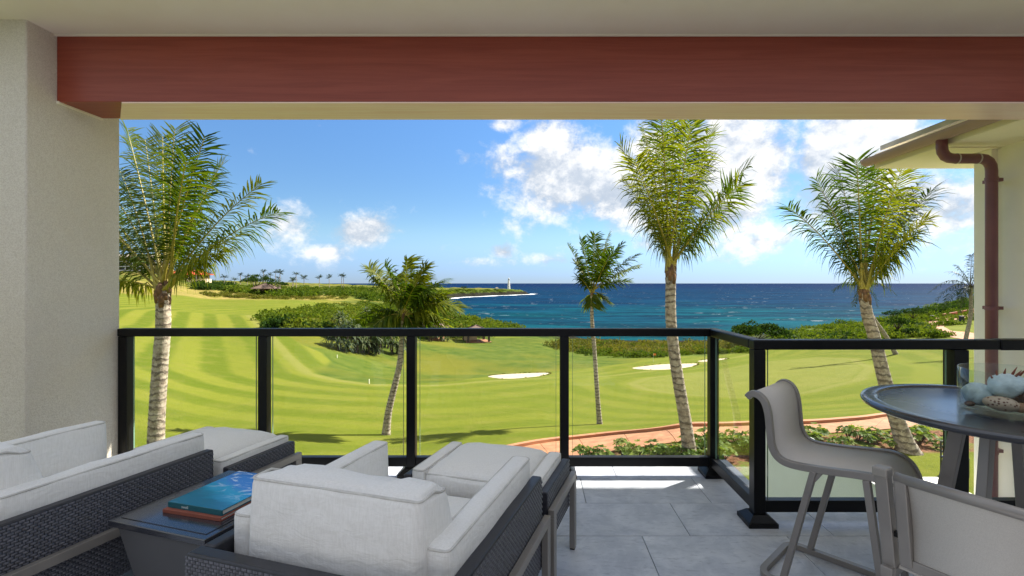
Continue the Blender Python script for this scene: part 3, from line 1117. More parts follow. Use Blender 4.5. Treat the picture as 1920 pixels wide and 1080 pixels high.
def piping_mesh(sx, sy, z, r, shape=None, rad=0.0035):
    pts = []
    for (cx_, cy_, a0) in ((sx / 2 - r, sy / 2 - r, 0), (-sx / 2 + r, sy / 2 - r, 90), (-sx / 2 + r, -sy / 2 + r, 180), (sx / 2 - r, -sy / 2 + r, 270)):
        for k in range(5):
            a = R(a0 + 22.5 * k)
            pts.append(Vector((cx_ + r * math.cos(a), cy_ + r * math.sin(a), z)))
    n = len(pts)
    fine = []
    for i in range(n):
        a, b = pts[i], pts[(i + 1) % n]
        k = max(1, int((b - a).length / .06))
        fine += [a.lerp(b, j / k) for j in range(k)]
    if shape:
        fine = [shape(Vector(p)) for p in fine]
    fine.append(fine[0])
    return MB().tube(fine, rad, 6, caps=False).mesh('piping')


def add_cushion(name, parent, x, y, z, sx, sy, sz, r=0.028, puff=(.004, .004, .008), shape=None, pipe=True):
    o = link(name, cushion_mesh(sx, sy, sz, r, puff, shape), 'cushion_fabric', parent, loc=(x, y, z))
    if pipe:
        rr_ = min(r, 0.02)
        for zz in (sz - r * .35,):
            link('piping', piping_mesh(sx - r * .40, sy - r * .40, zz, rr_, shape, .0042), 'piping_fabric', o, smooth=True)
    return o


def weave_mesh(w_, h_, cw=0.021, ch=0.0105, z=0.004):
    """real over-and-under strands on a panel lying in local XZ, facing -Y"""
    V, Q = [], []
    ny = int(h_ / ch)
    nx = int(w_ / cw)
    for j in range(ny):
        off = 0.5 * (j % 2)
        for i in range(nx + 1):
            x0, x1 = (i - off) * cw, (i - off + 0.86) * cw
            x0, x1 = max(0, x0), min(w_, x1)
            if x1 - x0 < cw * .2:
                continue
            z0, z1 = j * ch + .0008, (j + 1) * ch - .0008
            b = len(V)
            dx = (x1 - x0) * .28
            V += [(x0, 0, z0), (x1, 0, z0), (x1, 0, z1), (x0, 0, z1)]
            V += [(x0 + dx, -z, z0 + ch * .22), (x1 - dx, -z, z0 + ch * .22), (x1 - dx, -z, z1 - ch * .22), (x0 + dx, -z, z1 - ch * .22)]
            Q += [(b + 4, b + 5, b + 6, b + 7), (b, b + 1, b + 5, b + 4), (b + 1, b + 2, b + 6, b + 5), (b + 2, b + 3, b + 7, b + 6), (b + 3, b, b + 4, b + 7)]
    return fast_mesh('weave', V, Q)


# ================================================================== lounge chairs and ottomans
TH = R(17.0)
FV, RV = Vector((math.sin(TH), math.cos(TH), 0)), Vector((math.cos(TH), -math.sin(TH), 0))
W_SIDE = weave_mesh(0.84, 0.385)
W_BACK = weave_mesh(0.89, 0.385)
W_OTT = weave_mesh(0.44, 0.245)


def wicker_panel(root, name, x0, x1, y0, y1, z0, z1, face, weave):
    pn = MB().box(x0, x1, y0, y1, z0, z1).build(name, 'wicker_band', root, bevel=0.008)
    wv_ = link('weave', weave, 'wicker', pn, kind='stuff')
    if face == '+x':
        wv_.matrix_local = Matrix.Translation((x1 + .0005, y0, z0 + .004)) @ Matrix.Rotation(R(90), 4, 'Z')
    elif face == '-x':
        wv_.matrix_local = Matrix.Translation((x0 - .0005, y1, z0 + .004)) @ Matrix.Rotation(R(-90), 4, 'Z')
    else:
        wv_.matrix_local = Matrix.Translation((x0, y0 - .0005, z0 + .004))
    return pn


def side_frame(root, x, y0, y1, top=0.40):
    mb = MB().box(x - .014, x + .014, y0, y1, top - .036, top)
    mb.build('frame_rail', 'pewter_metal', root, bevel=0.002)
    for y in (y0, y1 - .045):
        MB().box(x - .014, x + .014, y, y + .045, 0.008, top - .0365).build('leg', 'pewter_metal', root, bevel=0.002)
        MB().box(x - .012, x + .012, y + .004, y + .041, 0.0, 0.0078).build('foot_glide', 'rail_metal', root)


def make_lounge(origin, label):
    root = empty('lounge_chair', origin, -TH, label, 'lounge chair', 'lounge chairs beside the low table')
    side_frame(root, .462, -.84, .012)
    side_frame(root, -.462, -.84, .012)
    wicker_panel(root, 'arm_panel', .395, .441, -.84, 0.0, .18, .57, '+x', W_SIDE)
    wicker_panel(root, 'arm_panel', -.441, -.395, -.84, 0.0, .18, .57, '-x', W_SIDE)
    wicker_panel(root, 'back_panel', -.445, .445, -.892, -.842, .18, .57, '-y', W_BACK)
    MB().box(-.394, .394, -.03, -.002, .18, .30).build('front_panel', 'wicker_band', root, bevel=0.004)
    MB().box(-.394, .394, -.84, -.031, .27, .298).build('seat_deck', 'wicker_band', root)
    for s in (-1, 1):
        add_cushion('arm_cushion', root, s * .352, -.392, .30, .085, .775, .352, 0.022, (.006, .003, .004))
    add_cushion('seat_cushion', root, 0, -.345, .299, .61, .66, .145, 0.035, (.002, .004, .018))

    def wedge(v):
        # slim at the top, deep at the seat, leaning back
        k = v.z / .345
        y = v.y
        if y > 0:
            y = y * (1.0 - .72 * k)
        else:
            y = y * (1.0 - .16 * k)
        return Vector((v.x * (1 - .02 * k), y - .015 * k, v.z - .02 * k * (1 if v.y > 0 else 0)))
    add_cushion('back_cushion', root, 0.012, -.672, .448, .628, .275, .345, 0.03, (.006, .012, .008), wedge)
    return root


def make_ottoman(origin, label):
    root = empty('ottoman', origin, -TH, label, 'ottoman', 'ottomans in front of the lounge chairs')
    side_frame(root, .385, -.235, .235)
    side_frame(root, -.385, -.235, .235)
    wicker_panel(root, 'side_panel', .325, .364, -.222, .222, .22, .468, '+x', W_OTT)
    wicker_panel(root, 'side_panel', -.364, -.325, -.222, .222, .22, .468, '-x', W_OTT)
    MB().box(-.324, .324, -.222, -.196, .22, .36).build('front_panel', 'wicker_band', root, bevel=0.004)
    MB().box(-.324, .324, .196, .222, .22, .36).build('front_panel', 'wicker_band', root, bevel=0.004)
    MB().box(-.324, .324, -.195, .195, .27, .298).build('seat_deck', 'wicker_band', root)
    for s in (-1, 1):
        add_cushion('side_cushion', root, s * .288, 0, .361, .068, .44, .137, 0.016, (.004, .003, .003))
    add_cushion('seat_cushion', root, 0, 0, .361, .502, .455, .135, 0.035, (.002, .006, .040))
    return root


CB = Vector((-.384, 2.212, 0))
CA = CB + Vector((-1.633, .334, 0))
make_lounge(CB, 'off-white cushioned wicker lounge chair seen from behind, right of the book table')
make_lounge(CA, 'off-white cushioned wicker lounge chair between the pillar and the book table')
OB = Vector((-.221, 2.467, 0))
make_ottoman(OB, 'white cushioned wicker ottoman in front of the chair beside open floor')
make_ottoman(OB + Vector((-1.60, .29, 0)), 'white cushioned wicker ottoman in front of the chair beside the pillar')

# ------------------------------------------------------------------ low table with books
TB = Vector((-1.62, 1.843, 0)) + RV * .24 + FV * .26
tab = empty('side_table', TB, -TH, 'low dark side table with tapered grey base holding two books', 'side table')
MB().box(-.245, .245, -.26, .26, .472, .496).build('table_rim', 'table_top', tab, bevel=0.004)
mb = MB()
mb.box(-.215, .215, -.23, .23, .4965, .4985)
mb.build('table_panel', 'table_top', tab)
MB().frustum(-.15, .15, -.16, .16, 0.012, -.225, .225, -.24, .24, .471).build('table_base', 'table_base', tab, bevel=0.004)
MB().box(-.15, .15, -.16, .16, 0.0, 0.0115).build('plinth', 'rail_metal', tab)

m, t = newmat('wave_cover')
o = t.obj()
so = t.n('ShaderNodeSeparateXYZ', i_Vector=o)
n1 = t.noise(t.scl(o, (5, 9, 1)), 1.2, 6, 0.6, 1.2)
gr = t.m('ADD', t.m('MULTIPLY', so.outputs[1], 3.4), t.m('ADD', t.m('MULTIPLY', so.outputs[0], 1.1), t.m('MULTIPLY', n1, 0.55)))
c = t.mix(t.ramp(gr, -0.1, 0.22), srgb(6, 112, 138), srgb(20, 160, 196))
c = t.mix(t.ramp(gr, 0.2, 0.42), c, srgb(52, 128, 208))
foam = t.m('MULTIPLY', t.ramp(t.noise(t.scl(o, (7, 16, 1)), 1.0, 8, 0.68, 2.0), 0.50, 0.60), t.ramp(gr, 0.05, 0.45))
c = t.mix(foam, c, srgb(215, 230, 242))
t.out(principled(t, c, 0.18, None, Coat_Weight=0.4))
plainmat('teal_cloth', srgb(10, 92, 104), 0.45, 0.1, 30)
plainmat('rust_cloth', srgb(150, 84, 66), 0.55, 0.1, 30)
plainmat('book_paper', srgb(226, 222, 212), 0.9, 0.05, 8, 0.4, 400, 0.001)
plainmat('white_print', srgb(214, 226, 226), 0.6, 0.02)


def make_book(loc, rz, sx, sy, th, label, cover, top, word=None):
    b = empty('book', loc, rz, label, 'book')
    MB().box(-sx / 2, sx / 2, -sy / 2, sy / 2, 0, .003).build('back_cover', cover, b, bevel=0.0008)
    MB().box(-sx / 2 + .004, sx / 2 - .005, -sy / 2 + .004, sy / 2 - .005, .0032, th - .0034).build('page_block', 'book_paper', b)
    MB().box(-sx / 2, sx / 2, -sy / 2, sy / 2, th - .0032, th).build('front_cover', top, b, bevel=0.0008)
    sp_ = MB().box(-sx / 2, sx / 2, -sy / 2 - .002, -sy / 2 + .0035, .0002, th - .0002).build('spine', cover, b, bevel=0.0008)
    if word:
        cu = bpy.data.curves.new('spine_word', 'FONT')
        cu.body = word
        cu.size = th * .78
        cu.extrude = .0002
        ob = bpy.data.objects.new('spine_word', cu)
        COL.objects.link(ob)
        dg = bpy.context.evaluated_depsgraph_get()
        me_ = bpy.data.meshes.new_from_object(ob.evaluated_get(dg))
        bpy.data.objects.remove(ob)
        me_.materials.clear()
        tx = link('spine_word', me_, 'white_print', sp_)
        tx.matrix_local = Matrix.Translation((-sx * .24, -sy / 2 - .0024, th * .26)) @ Matrix.Rotation(R(90), 4, 'X')
    return b


bk = TB + RV * .035 + FV * .02
make_book(bk + Vector((0, 0, .4987)), -TH + R(2), .285, .34, .014, 'thin rust-red book lying under the blue wave book', 'rust_cloth', 'rust_cloth')
make_book(bk + Vector((.004, .006, .5129)), -TH + R(1), .272, .325, .022, 'blue book with an ocean wave photograph on its cover', 'teal_cloth', 'wave_cover', 'swell')

# ================================================================== bar table, stools, bowl
tc = Vector((1.87, 1.925, 0))
TZ = 0.905
bt = empty('bar_table', tc, 0, 'tall round black metal table holding the bowl of shells', 'table')
prof = [(0.0, -.022), (.36, -.022), (.452, -.030), (.468, -.022), (.473, -.011), (.468, -.002), (.452, .0005), (.425, .000), (.412, -.004), (.408, -.009)]
MB().lathe([(r, z + TZ) for r, z in prof], 72).build('table_rim', 'table_top', bt, smooth=True)
MB().lathe([(0.0, TZ - .010), (.407, TZ - .010), (.407, TZ - .007), (0.0, TZ - .0068)], 72).build('table_panel', 'table_top', bt)
for k in range(4):
    a = R(28 + 90 * k)
    d = Vector((math.cos(a), math.sin(a), 0))
    MB().bar(d * .27 + Vector((0, 0, .012)), d * .13 + Vector((0, 0, TZ - .032)), .052, .034, up=(-d.y, d.x, 0)).build('leg', 'pewter_metal', bt, bevel=0.004)
MB().lathe([(.0, TZ - .05), (.17, TZ - .05), (.17, TZ - .031), (0, TZ - .031)], 32).build('hub_plate', 'pewter_metal', bt)
MB().lathe([(.0, .30), (.215, .30), (.215, .315), (0, .315)], 32).build('lower_shelf', 'pewter_metal', bt)


def smooth_path(pts, k=6):
    pts = [Vector(p) for p in pts]
    out = []
    for i in range(len(pts) - 1):
        p0, p1, p2, p3 = pts[max(i - 1, 0)], pts[i], pts[i + 1], pts[min(i + 2, len(pts) - 1)]
        for j in range(k):
            s = j / k
            out.append(0.5 * ((2 * p1) + (p2 - p0) * s + (2 * p0 - 5 * p1 + 4 * p2 - p3) * s * s + (3 * p1 - p0 - 3 * p2 + p3) * s ** 3))
    out.append(pts[-1])
    return out


# profile of the one-piece sling, forward = +x
PROF = [(-.055, .852), (-.035, .872), (-.005, .872), (.025, .845), (.042, .79), (.05, .71), (.058, .645), (.085, .598), (.14, .580), (.26, .588), (.40, .606), (.465, .608), (.515, .583), (.543, .53), (.548, .49)]


def sweep(profile, y0, y1, th):
    pts = smooth_path([(x, 0, z) for x, z in profile], 5)
    V, Fc = [], []
    n = len(pts)
    for i, p in enumerate(pts):
        d = (pts[min(i + 1, n - 1)] - pts[max(0, i - 1)]).normalized()
        nr_ = Vector((-d.z, 0, d.x))
        for (y, s) in ((y0, .5), (y1, .5), (y1, -.5), (y0, -.5)):
            q = p + nr_ * th * s
            V.append((q.x, y, q.z))
    for i in range(n - 1):
        for k in range(4):
            a, b = i * 4 + k, i * 4 + (k + 1) % 4
            Fc.append((a, b, b + 4, a + 4))
    Fc += [(3, 2, 1, 0), tuple((n - 1) * 4 + k for k in range(4))]
    mb_ = MB()
    mb_.add(V, Fc)
    return mb_


def rounded_loop(x0, x1, y0, y1, r, wd, ht, z):
    pts = []
    for (cx_, cy_, a0) in ((x1 - r, y1 - r, 0), (x0 + r, y1 - r, 90), (x0 + r, y0 + r, 180), (x1 - r, y0 + r, 270)):
        for k in range(7):
            a = R(a0 + 15 * k)
            pts.append((cx_ + r * math.cos(a), cy_ + r * math.sin(a), math.cos(a), math.sin(a)))
    V, Fc = [], []
    n = len(pts)
    for (x, y, nx, ny) in pts:
        for (o_, zz) in ((-wd / 2, z), (wd / 2, z), (wd / 2, z + ht), (-wd / 2, z + ht)):
            V.append((x + nx * o_, y + ny * o_, zz))
    for i in range(n):
        j = (i + 1) % n
        for k in range(4):
            Fc.append((i * 4 + k, j * 4 + k, j * 4 + (k + 1) % 4, i * 4 + (k + 1) % 4))
    mb_ = MB()
    mb_.add(V, Fc)
    return mb_


def make_stool(loc, rz, label):
    s = empty('bar_stool', loc, rz, label, 'bar stool', 'bar stools at the round table')
    HW = .205
    sweep(PROF, -HW + .022, HW - .022, .006).build('sling_seat', 'sling_mesh', s, smooth=True)
    for sg in (-1, 1):
        y = sg * (HW - .008)
        sweep([(x, z - .004) for x, z in PROF], y - .014, y + .014, .030).build('side_rail', 'pewter_metal', s, bevel=0.003)
        MB().bar((.235, y, .572), (.105, y, .03), .026, .036, up=(0, 1, 0)).build('leg', 'pewter_metal', s, bevel=0.003)
        MB().bar((.43, y, .590), (.50, y, .03), .026, .036, up=(0, 1, 0)).build('leg', 'pewter_metal', s, bevel=0.003)
        MB().bar((.225, y, .515), (.262, y, .570), .016, .02, up=(0, 1, 0)).build('brace', 'pewter_metal', s)
    MB().bar((.24, -HW + .03, .560), (.24, HW - .03, .560), .03, .02).build('cross_bar', 'pewter_metal', s)
    MB().bar((.492, -HW + .006, .22), (.492, HW - .006, .22), .03, .02).build('footrest', 'pewter_metal', s, bevel=0.003)
    rounded_loop(0.0, .53, -HW + .008, HW - .008, .06, .030, .028, .002).build('sled_base', 'pewter_metal', s, bevel=0.002)
    return s


make_stool((1.218, 2.44, 0), math.atan2(-.72, .69), 'grey sling bar stool with a sled base standing by the glass railing')


def make_back_stool(loc, rz, label):
    """stool with a separate framed back sling, forward = +x"""
    s = empty('bar_stool', loc, rz, label, 'bar stool', 'bar stools at the round table')
    HW = .215
    for sg in (-1, 1):
        y = sg * HW
        mb_ = MB()
        mb_.bar((-.03, y, .865), (.02, y, .60), .030, .034, up=(0, 1, 0))
        mb_.build('back_post', 'pewter_metal', s, bevel=0.004)
        MB().bar((.02, y, .598), (-.045, y, .012), .030, .034, up=(0, 1, 0)).build('leg', 'pewter_metal', s, bevel=0.003)
        MB().bar((.40, y, .575), (.46, y, .012), .030, .034, up=(0, 1, 0)).build('leg', 'pewter_metal', s, bevel=0.003)
        MB().bar((-.01, y, .585), (.44, y, .600), .030, .030, up=(0, 1, 0)).build('seat_rail', 'pewter_metal', s, bevel=0.003)
        MB().box(-.052, -.014, y - .019, y + .019, .862, .888).build('post_cap', 'pewter_metal', s, bevel=0.004)
        yy = sg * (HW - .044)
        MB().bar((-.028, yy, .868), (.012, yy, .622), .030, .030, up=(0, 1, 0)).build('back_frame', 'pewter_metal', s, bevel=0.004)
        MB().bar((.002, sg * (HW - .03), .70), (.002, sg * (HW - .014), .70), .014, .014).build('pivot', 'rail_metal', s)
    MB().tube([(-.030, -HW + .03, .868), (-.030, HW - .03, .868)], .014, 12).build('top_rail', 'pewter_metal', s, smooth=True)
    MB().bar((.012, -HW + .03, .628), (.012, HW - .03, .628), .024, .028).build('bottom_rail', 'pewter_metal', s, bevel=0.003)
    mb_ = MB()
    n = 10
    for i in range(n + 1):
        f = i / n
        z = .856 - f * .214
        x = -.032 + f * .038 + .008 * math.sin(math.pi * f)
        mb_.v += [(x, -HW + .060, z), (x, HW - .060, z), (x + .004, HW - .060, z), (x + .004, -HW + .060, z)]
    for i in range(n):
        for k in range(4):
            a, b = i * 4 + k, i * 4 + (k + 1) % 4
            mb_.f.append((a, b, b + 4, a + 4))
    mb_.build('back_sling', 'sling_mesh', s, smooth=True)
    MB().box(.02, .44, -HW + .017, HW - .017, .596, .604).build('seat_sling', 'sling_mesh', s, bevel=0.003)
    MB().bar((.445, -HW, .22), (.445, HW, .22), .028, .02).build('footrest', 'pewter_metal', s, bevel=0.003)
    MB().bar((-.02, -HW, .22), (-.02, HW, .22), .02, .02).build('stretcher', 'pewter_metal', s, bevel=0.003)
    return s


make_back_stool((1.115, 1.185, 0), math.atan2(.52, .85), 'grey metal bar stool with framed sling back turned to the room')

# bowl of shells
BWL = Vector((1.865, 1.88, TZ - .0066))
bowl = empty('glass_bowl', BWL, 0, 'clear straight-sided glass bowl filled with seashells on the round table', 'bowl')
m, t = newmat('bowl_glass')
lw = t.m('ADD', 0.03, t.m('MULTIPLY', t.m('POWER', t.n('ShaderNodeLayerWeight', i_Blend=0.5).outputs['Facing'], 3.0), 0.55))
tr = t.n('ShaderNodeBsdfTransparent', i_Color=(0.93, 0.96, 0.95))
gl = t.n('ShaderNodeBsdfGlossy', i_Roughness=0.02)
t.out(t.n('ShaderNodeMixShader', i_0=lw, i_1=tr.outputs[0], i_2=gl.outputs[0]).outputs[0])
BR, BH = .165, .165
MB().lathe([(0, .0), (BR - .006, .0), (BR, .006), (BR, BH - .002), (BR - .002, BH), (BR - .004, BH), (BR - .006, BH - .002), (BR - .006, .016), (0, .014)], 56).build('bowl_wall', 'bowl_glass', bowl, smooth=True)
plainmat('shell_blue', srgb(196, 212, 216), 0.55, 0.12, 22, 0.8, 45, 0.008)
plainmat('shell_tan', srgb(168, 128, 98), 0.5, 0.3, 20, 0.4, 60, 0.003)
plainmat('shell_brown', srgb(104, 78, 60), 0.5, 0.4, 30, 0.6, 50, 0.004)
plainmat('shell_spine', srgb(122, 66, 44), 0.6, 0.2, 20)
m, t = newmat('shell_spotted')
vo_ = t.n('ShaderNodeTexVoronoi', i_Vector=t.obj(), i_Scale=85.0)
c = t.mix(t.ramp(vo_.outputs['Distance'], 0.42, 0.22), srgb(206, 180, 156), srgb(108, 64, 44))
t.out(principled(t, c, 0.25))


def shell_mesh(rx, ry, rz_, ribs=0, amp=0.0, lumps=0.0, seed=0, taper=0.0):
    V, Q = [], []
    nu, nv = 28, 16
    rg = random.Random(seed)
    ph = [rg.uniform(0, 6) for _ in range(6)]
    for j in range(nv + 1):
        th = math.pi * j / nv
        for i in range(nu):
            a = 2 * math.pi * i / nu
            k = 1 + amp * math.cos(ribs * a) * math.sin(th) + lumps * (math.sin(3 * a + ph[0] + 2 * th) * math.sin(2 * th + ph[1]) + .6 * math.sin(5 * a + ph[2]) * math.sin(4 * th + ph[3]))
            tp = 1 - taper * (math.cos(th) * .5 + .5)
            V.append((rx * k * tp * math.sin(th) * math.cos(a), ry * k * tp * math.sin(th) * math.sin(a), rz_ * math.cos(th)))
    for j in range(nv):
        for i in range(nu):
            a, b = j * nu + i, j * nu + (i + 1) % nu
            Q.append((a, b, b + nu, a + nu))
    return fast_mesh('shell', V, Q)


def put_shell(name, me_, mat, off, rot, label, cat='seashell'):
    o_ = link(name, me_, mat, None, smooth=True)
    o_.location = BWL + Matrix.Rotation(R(-45), 3, 'Z') @ Vector(off)
    o_.rotation_euler = (R(rot[0]), R(rot[1]), R(rot[2] - 45))
    return tag(o_, label, cat, 'shells in the glass bowl')


put_shell('urchin_shell', shell_mesh(.050, .048, .044, 9, .09, .06, 1), 'shell_blue', (-.098, -.035, .061), (10, 14, 0), 'pale blue ribbed shell against the bowl wall, below the spiny shell')
spn = put_shell('spiny_shell', shell_mesh(.058, .052, .046, 8, .06, .09, 2), 'shell_blue', (-.018, -.050, .108), (8, -12, 20), 'large pale blue shell with brown spines, topmost in the glass bowl')
for k, (ax, ay, ln) in enumerate([(-40, 4, .024), (-20, 10, .026), (3, 14, .024), (24, 0, .034), (46, 6, .044), (30, -24, .030)]):
    d = Vector((math.sin(R(ax)), math.sin(R(ay)) * .6, math.cos(R(ax)))).normalized()
    b0 = Vector((d.x * .050, d.y * .045, d.z * .038))
    sp_ = MB().tube([b0, b0 + d * ln * .5 + Vector((.002, 0, 0)), b0 + d * ln + Vector((.008, 0, .003))], [.0052, .0038, .0010], 7).build('spine', 'shell_spine', spn, smooth=True)
put_shell('cowrie_shell', shell_mesh(.056, .034, .027, 0, 0, .01, 3), 'shell_spotted', (-.030, -.098, .045), (0, 6, 8), 'spotted tan cowrie shell on the floor of the bowl')
put_shell('cone_shell', shell_mesh(.024, .024, .055, 0, 0, .02, 4, .5), 'shell_tan', (.040, -.100, .041), (80, 10, 60), 'smooth tan cone shell beside the spotted cowrie')
put_shell('murex_shell', shell_mesh(.052, .036, .034, 7, .16, .08, 5), 'shell_brown', (.062, -.050, .075), (10, 10, 30), 'dark brown knobbly shell leaning on the spiny shell')
put_shell('turban_shell', shell_mesh(.044, .040, .036, 5, .05, .10, 6), 'shell_tan', (.040, .040, .056), (20, 0, 0), 'tan rounded shell at the back of the bowl')
put_shell('turban_shell', shell_mesh(.040, .038, .034, 6, .06, .08, 7), 'shell_brown', (-.050, .052, .050), (0, 20, 0), 'brown rounded shell behind the pale blue ribbed shell')
put_shell('small_shell', shell_mesh(.016, .013, .011, 5, .08, .05, 8), 'shell_brown', (-.122, -.078, .0265), (0, 0, 0), 'tiny purple-brown shell at the foot of the ribbed shell')

# ================================================================== neighbouring wing
plainmat('wing_wall', srgb(246, 240, 226), 0.9, 0.04, 2, 0.4, 120, 0.003)
plainmat('wing_soffit', srgb(244, 234, 208), 0.85, 0.03, 2, 0.1, 60, 0.001)
plainmat('gutter_paint', srgb(164, 136, 131), 0.42, 0.06, 3, 0.05, 100, 0.0006)
plainmat('downpipe_paint', srgb(126, 80, 84), 0.4, 0.1, 3, 0.05, 100, 0.0006)
plainmat('roof_tile', srgb(196, 194, 188), 0.7, 0.15, 4, 0.3, 60, 0.004)
plainmat('pipe_ring', srgb(196, 186, 176), 0.5, 0.05)
wing = empty('neighbouring_wing', (7, 3, -3.4), 0, 'cream stucco wing of the building with eave gutter and red downpipe', 'building')


def wpart(name, mb, mat, **kw):
    o_ = mb.build(name, mat, wing, **kw)
    o_.location = (-7, -3, 3.4)
    return o_


WZ = 2.74
wpart('wall', MB().box(4.604, 10, -3, 4.80, -3.6, WZ), 'wing_wall')
wpart('wall', MB().box(4.548, 10, 4.8005, 5.00, -3.6, WZ - .001), 'wing_wall', bevel=0.012)
wpart('soffit', MB().box(4.02, 10.2, -3, 5.66, WZ + .0005, WZ + .03), 'wing_soffit')
wpart('soffit_trim', MB().box(4.10, 4.60, 4.755, 4.795, WZ - .010, WZ), 'wing_soffit')
wpart('fascia', MB().box(4.0, 4.018, -3, 5.67, WZ + .002, WZ + .17), 'wing_soffit')
# gutter: half-round trough
prof_g = []
for k in range(11):
    a = R(180 + 18 * k)
    prof_g.append((.075 * math.cos(a), .075 * math.sin(a)))
mb = MB()
for y in (-3.0, 5.70):
    for (gx_, gz_) in prof_g:
        mb.v.append((3.922 + gx_, y, WZ + .105 + gz_))
    for (gx_, gz_) in prof_g[::-1]:
        mb.v.append((3.922 + gx_ * .93, y, WZ + .106 + gz_ * .93))
nn = 22
for k in range(nn):
    mb.f.append((k, (k + 1) % nn, nn + (k + 1) % nn, nn + k))
mb.f.append(tuple(range(nn, nn + 11))[::-1])
mb.f.append(tuple(range(0, 11)))
wpart('gutter', mb, 'gutter_paint', smooth=False, bevel=0.0)
# roof courses
for i in range(5):
    x0 = 4.03 + i * .34
    z0 = WZ + .20 + i * .34 * .36
    mb = MB()
    y1 = 5.62 - (0.0 if i == 0 else .12 * i)
    mb.add([(x0, -3, z0), (x0 + .42, -3, z0 + .42 * .36 - .05), (x0 + .42, y1, z0 + .42 * .36 - .05), (x0, y1, z0),
            (x0, -3, z0 + .055), (x0 + .42, -3, z0 + .42 * .36 + .02), (x0 + .42, y1, z0 + .42 * .36 + .02), (x0, y1, z0 + .055)],
           [(0, 1, 2, 3)[::-1], (4, 5, 6, 7), (0, 1, 5, 4), (1, 2, 6, 5), (2, 3, 7, 6), (3, 0, 4, 7)])
    wpart('roof_course', mb, 'roof_tile')
mb = MB()
mb.add([(5.6, -3, WZ + .72), (10.4, -3, WZ + 2.4), (10.4, 5.0, WZ + 2.4), (5.6, 5.0, WZ + .72), (5.6, -3, WZ + .5), (10.4, -3, WZ + .1), (10.4, 5.0, WZ + .1), (5.6, 5.0, WZ + .5)],
       [(0, 1, 2, 3), (4, 5, 6, 7)[::-1], (0, 4, 5, 1), (1, 5, 6, 2), (2, 6, 7, 3), (3, 7, 4, 0)])
wpart('roof', mb, 'roof_tile')
# downpipe
dp = [(3.935, 4.66, WZ + .05), (3.935, 4.66, WZ - .03), (3.942, 4.66, WZ - .075), (3.968, 4.66, WZ - .115), (4.01, 4.66, WZ - .135), (4.06, 4.66, WZ - .14),
      (4.30, 4.66, WZ - .14), (4.345, 4.66, WZ - .145), (4.385, 4.66, WZ - .170), (4.408, 4.66, WZ - .21), (4.414, 4.66, WZ - .26), (4.414, 4.66, -3.38)]
wpart('downpipe', MB().tube(dp, .048, 18), 'downpipe_paint', smooth=True)
for (a, b) in (((4.072, 4.66, WZ - .14), (4.084, 4.66, WZ - .14)), ((4.276, 4.66, WZ - .14), (4.288, 4.66, WZ - .14))):
    wpart('pipe_ring', MB().tube([a, b], .0515, 18), 'pipe_ring', smooth=False)
for z in (2.40, 1.16, -.22):
    wpart('pipe_bracket', MB().box(4.455, 4.53, 4.66, 4.80, z - .016, z + .016).tube([(4.414, 4.66, z - .018), (4.414, 4.66, z + .018)], .053, 18), 'downpipe_paint')

plainmat('white_render', srgb(238, 238, 232), 0.9, 0.03, 2, 0.3, 100, 0.003)
gw = empty('terrace_wall', (3.9, 5.0, -3.4), 0, 'low white garden wall and terrace roof below the balcony', 'wall')
for (nm, bx) in (('wall', (3.74, 3.95, 3.4, 7.86, -3.55, -.815)), ('terrace_roof', (3.9505, 4.60, 3.4, 5.51, -1.15, -.805)), ('wall_cap', (3.72, 3.9495, 3.38, 7.88, -.814, -.79))):
    ob = MB().box(*bx).build(nm, 'white_render', gw, bevel=0.006)
    ob.location = (-3.9, -5.0, 3.4)


# ================================================================== foliage
def leafmat(name, cols, trans=0.35, rough=0.5, nscale=0.8, spec=0.4):
    """cols: dark, mid, bright leaf colours; each clump or frond has its own 'tint'"""
    m, t = newmat(name)
    ti = t.attr('tint').outputs['Fac']
    oi = t.n('ShaderNodeObjectInfo').outputs['Random']
    v = t.m('ADD', t.m('MULTIPLY', ti, 0.75), t.m('ADD', t.m('MULTIPLY', oi, 0.22), t.m('MULTIPLY', t.m('SUBTRACT', t.noise(t.pos(), nscale, 4), 0.5), 0.5)))
    c = t.mix(t.ramp(v, 0.05, 0.5, smooth=False), cols[0], cols[1])
    c = t.mix(t.ramp(v, 0.5, 0.95, smooth=False), c, cols[2])
    pb = principled(t, c, rough, None, Specular_IOR_Level=spec)
    c2 = t.mix(1.0, c, (1.5, 1.45, 0.55), 'MULTIPLY')
    tl = t.n('ShaderNodeBsdfTranslucent', i_Color=c2)
    t.out(t.n('ShaderNodeMixShader', i_0=trans, i_1=pb, i_2=tl.outputs[0]).outputs[0])
    return m


leafmat('palm_leaf', ((0.016, 0.036, 0.004), (0.056, 0.098, 0.007), (0.170, 0.180, 0.012)), 0.48, 0.55, 2.5, .12)
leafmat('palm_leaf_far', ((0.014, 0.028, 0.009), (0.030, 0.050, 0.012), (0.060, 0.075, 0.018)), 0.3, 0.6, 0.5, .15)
leafmat('scrub_green', ((0.030, 0.060, 0.008), (0.075, 0.115, 0.012), (0.135, 0.160, 0.022)), 0.35, 0.8, 0.12, .04)
leafmat('scrub_dark', ((0.012, 0.030, 0.008), (0.026, 0.056, 0.010), (0.060, 0.100, 0.016)), 0.3, 0.8, 0.3, .05)
leafmat('scrub_gold', ((0.055, 0.075, 0.012), (0.120, 0.125, 0.022), (0.200, 0.165, 0.050)), 0.3, 0.8, 0.1, .04)
leafmat('garden_leaf', ((0.050, 0.100, 0.015), (0.120, 0.185, 0.030), (0.220, 0.260, 0.065)), 0.38, 0.6, 3.0, .12)
leafmat('pandanus_leaf', ((0.026, 0.046, 0.020), (0.070, 0.098, 0.042), (0.170, 0.185, 0.095)), 0.3, 0.6, 0.8, .12)
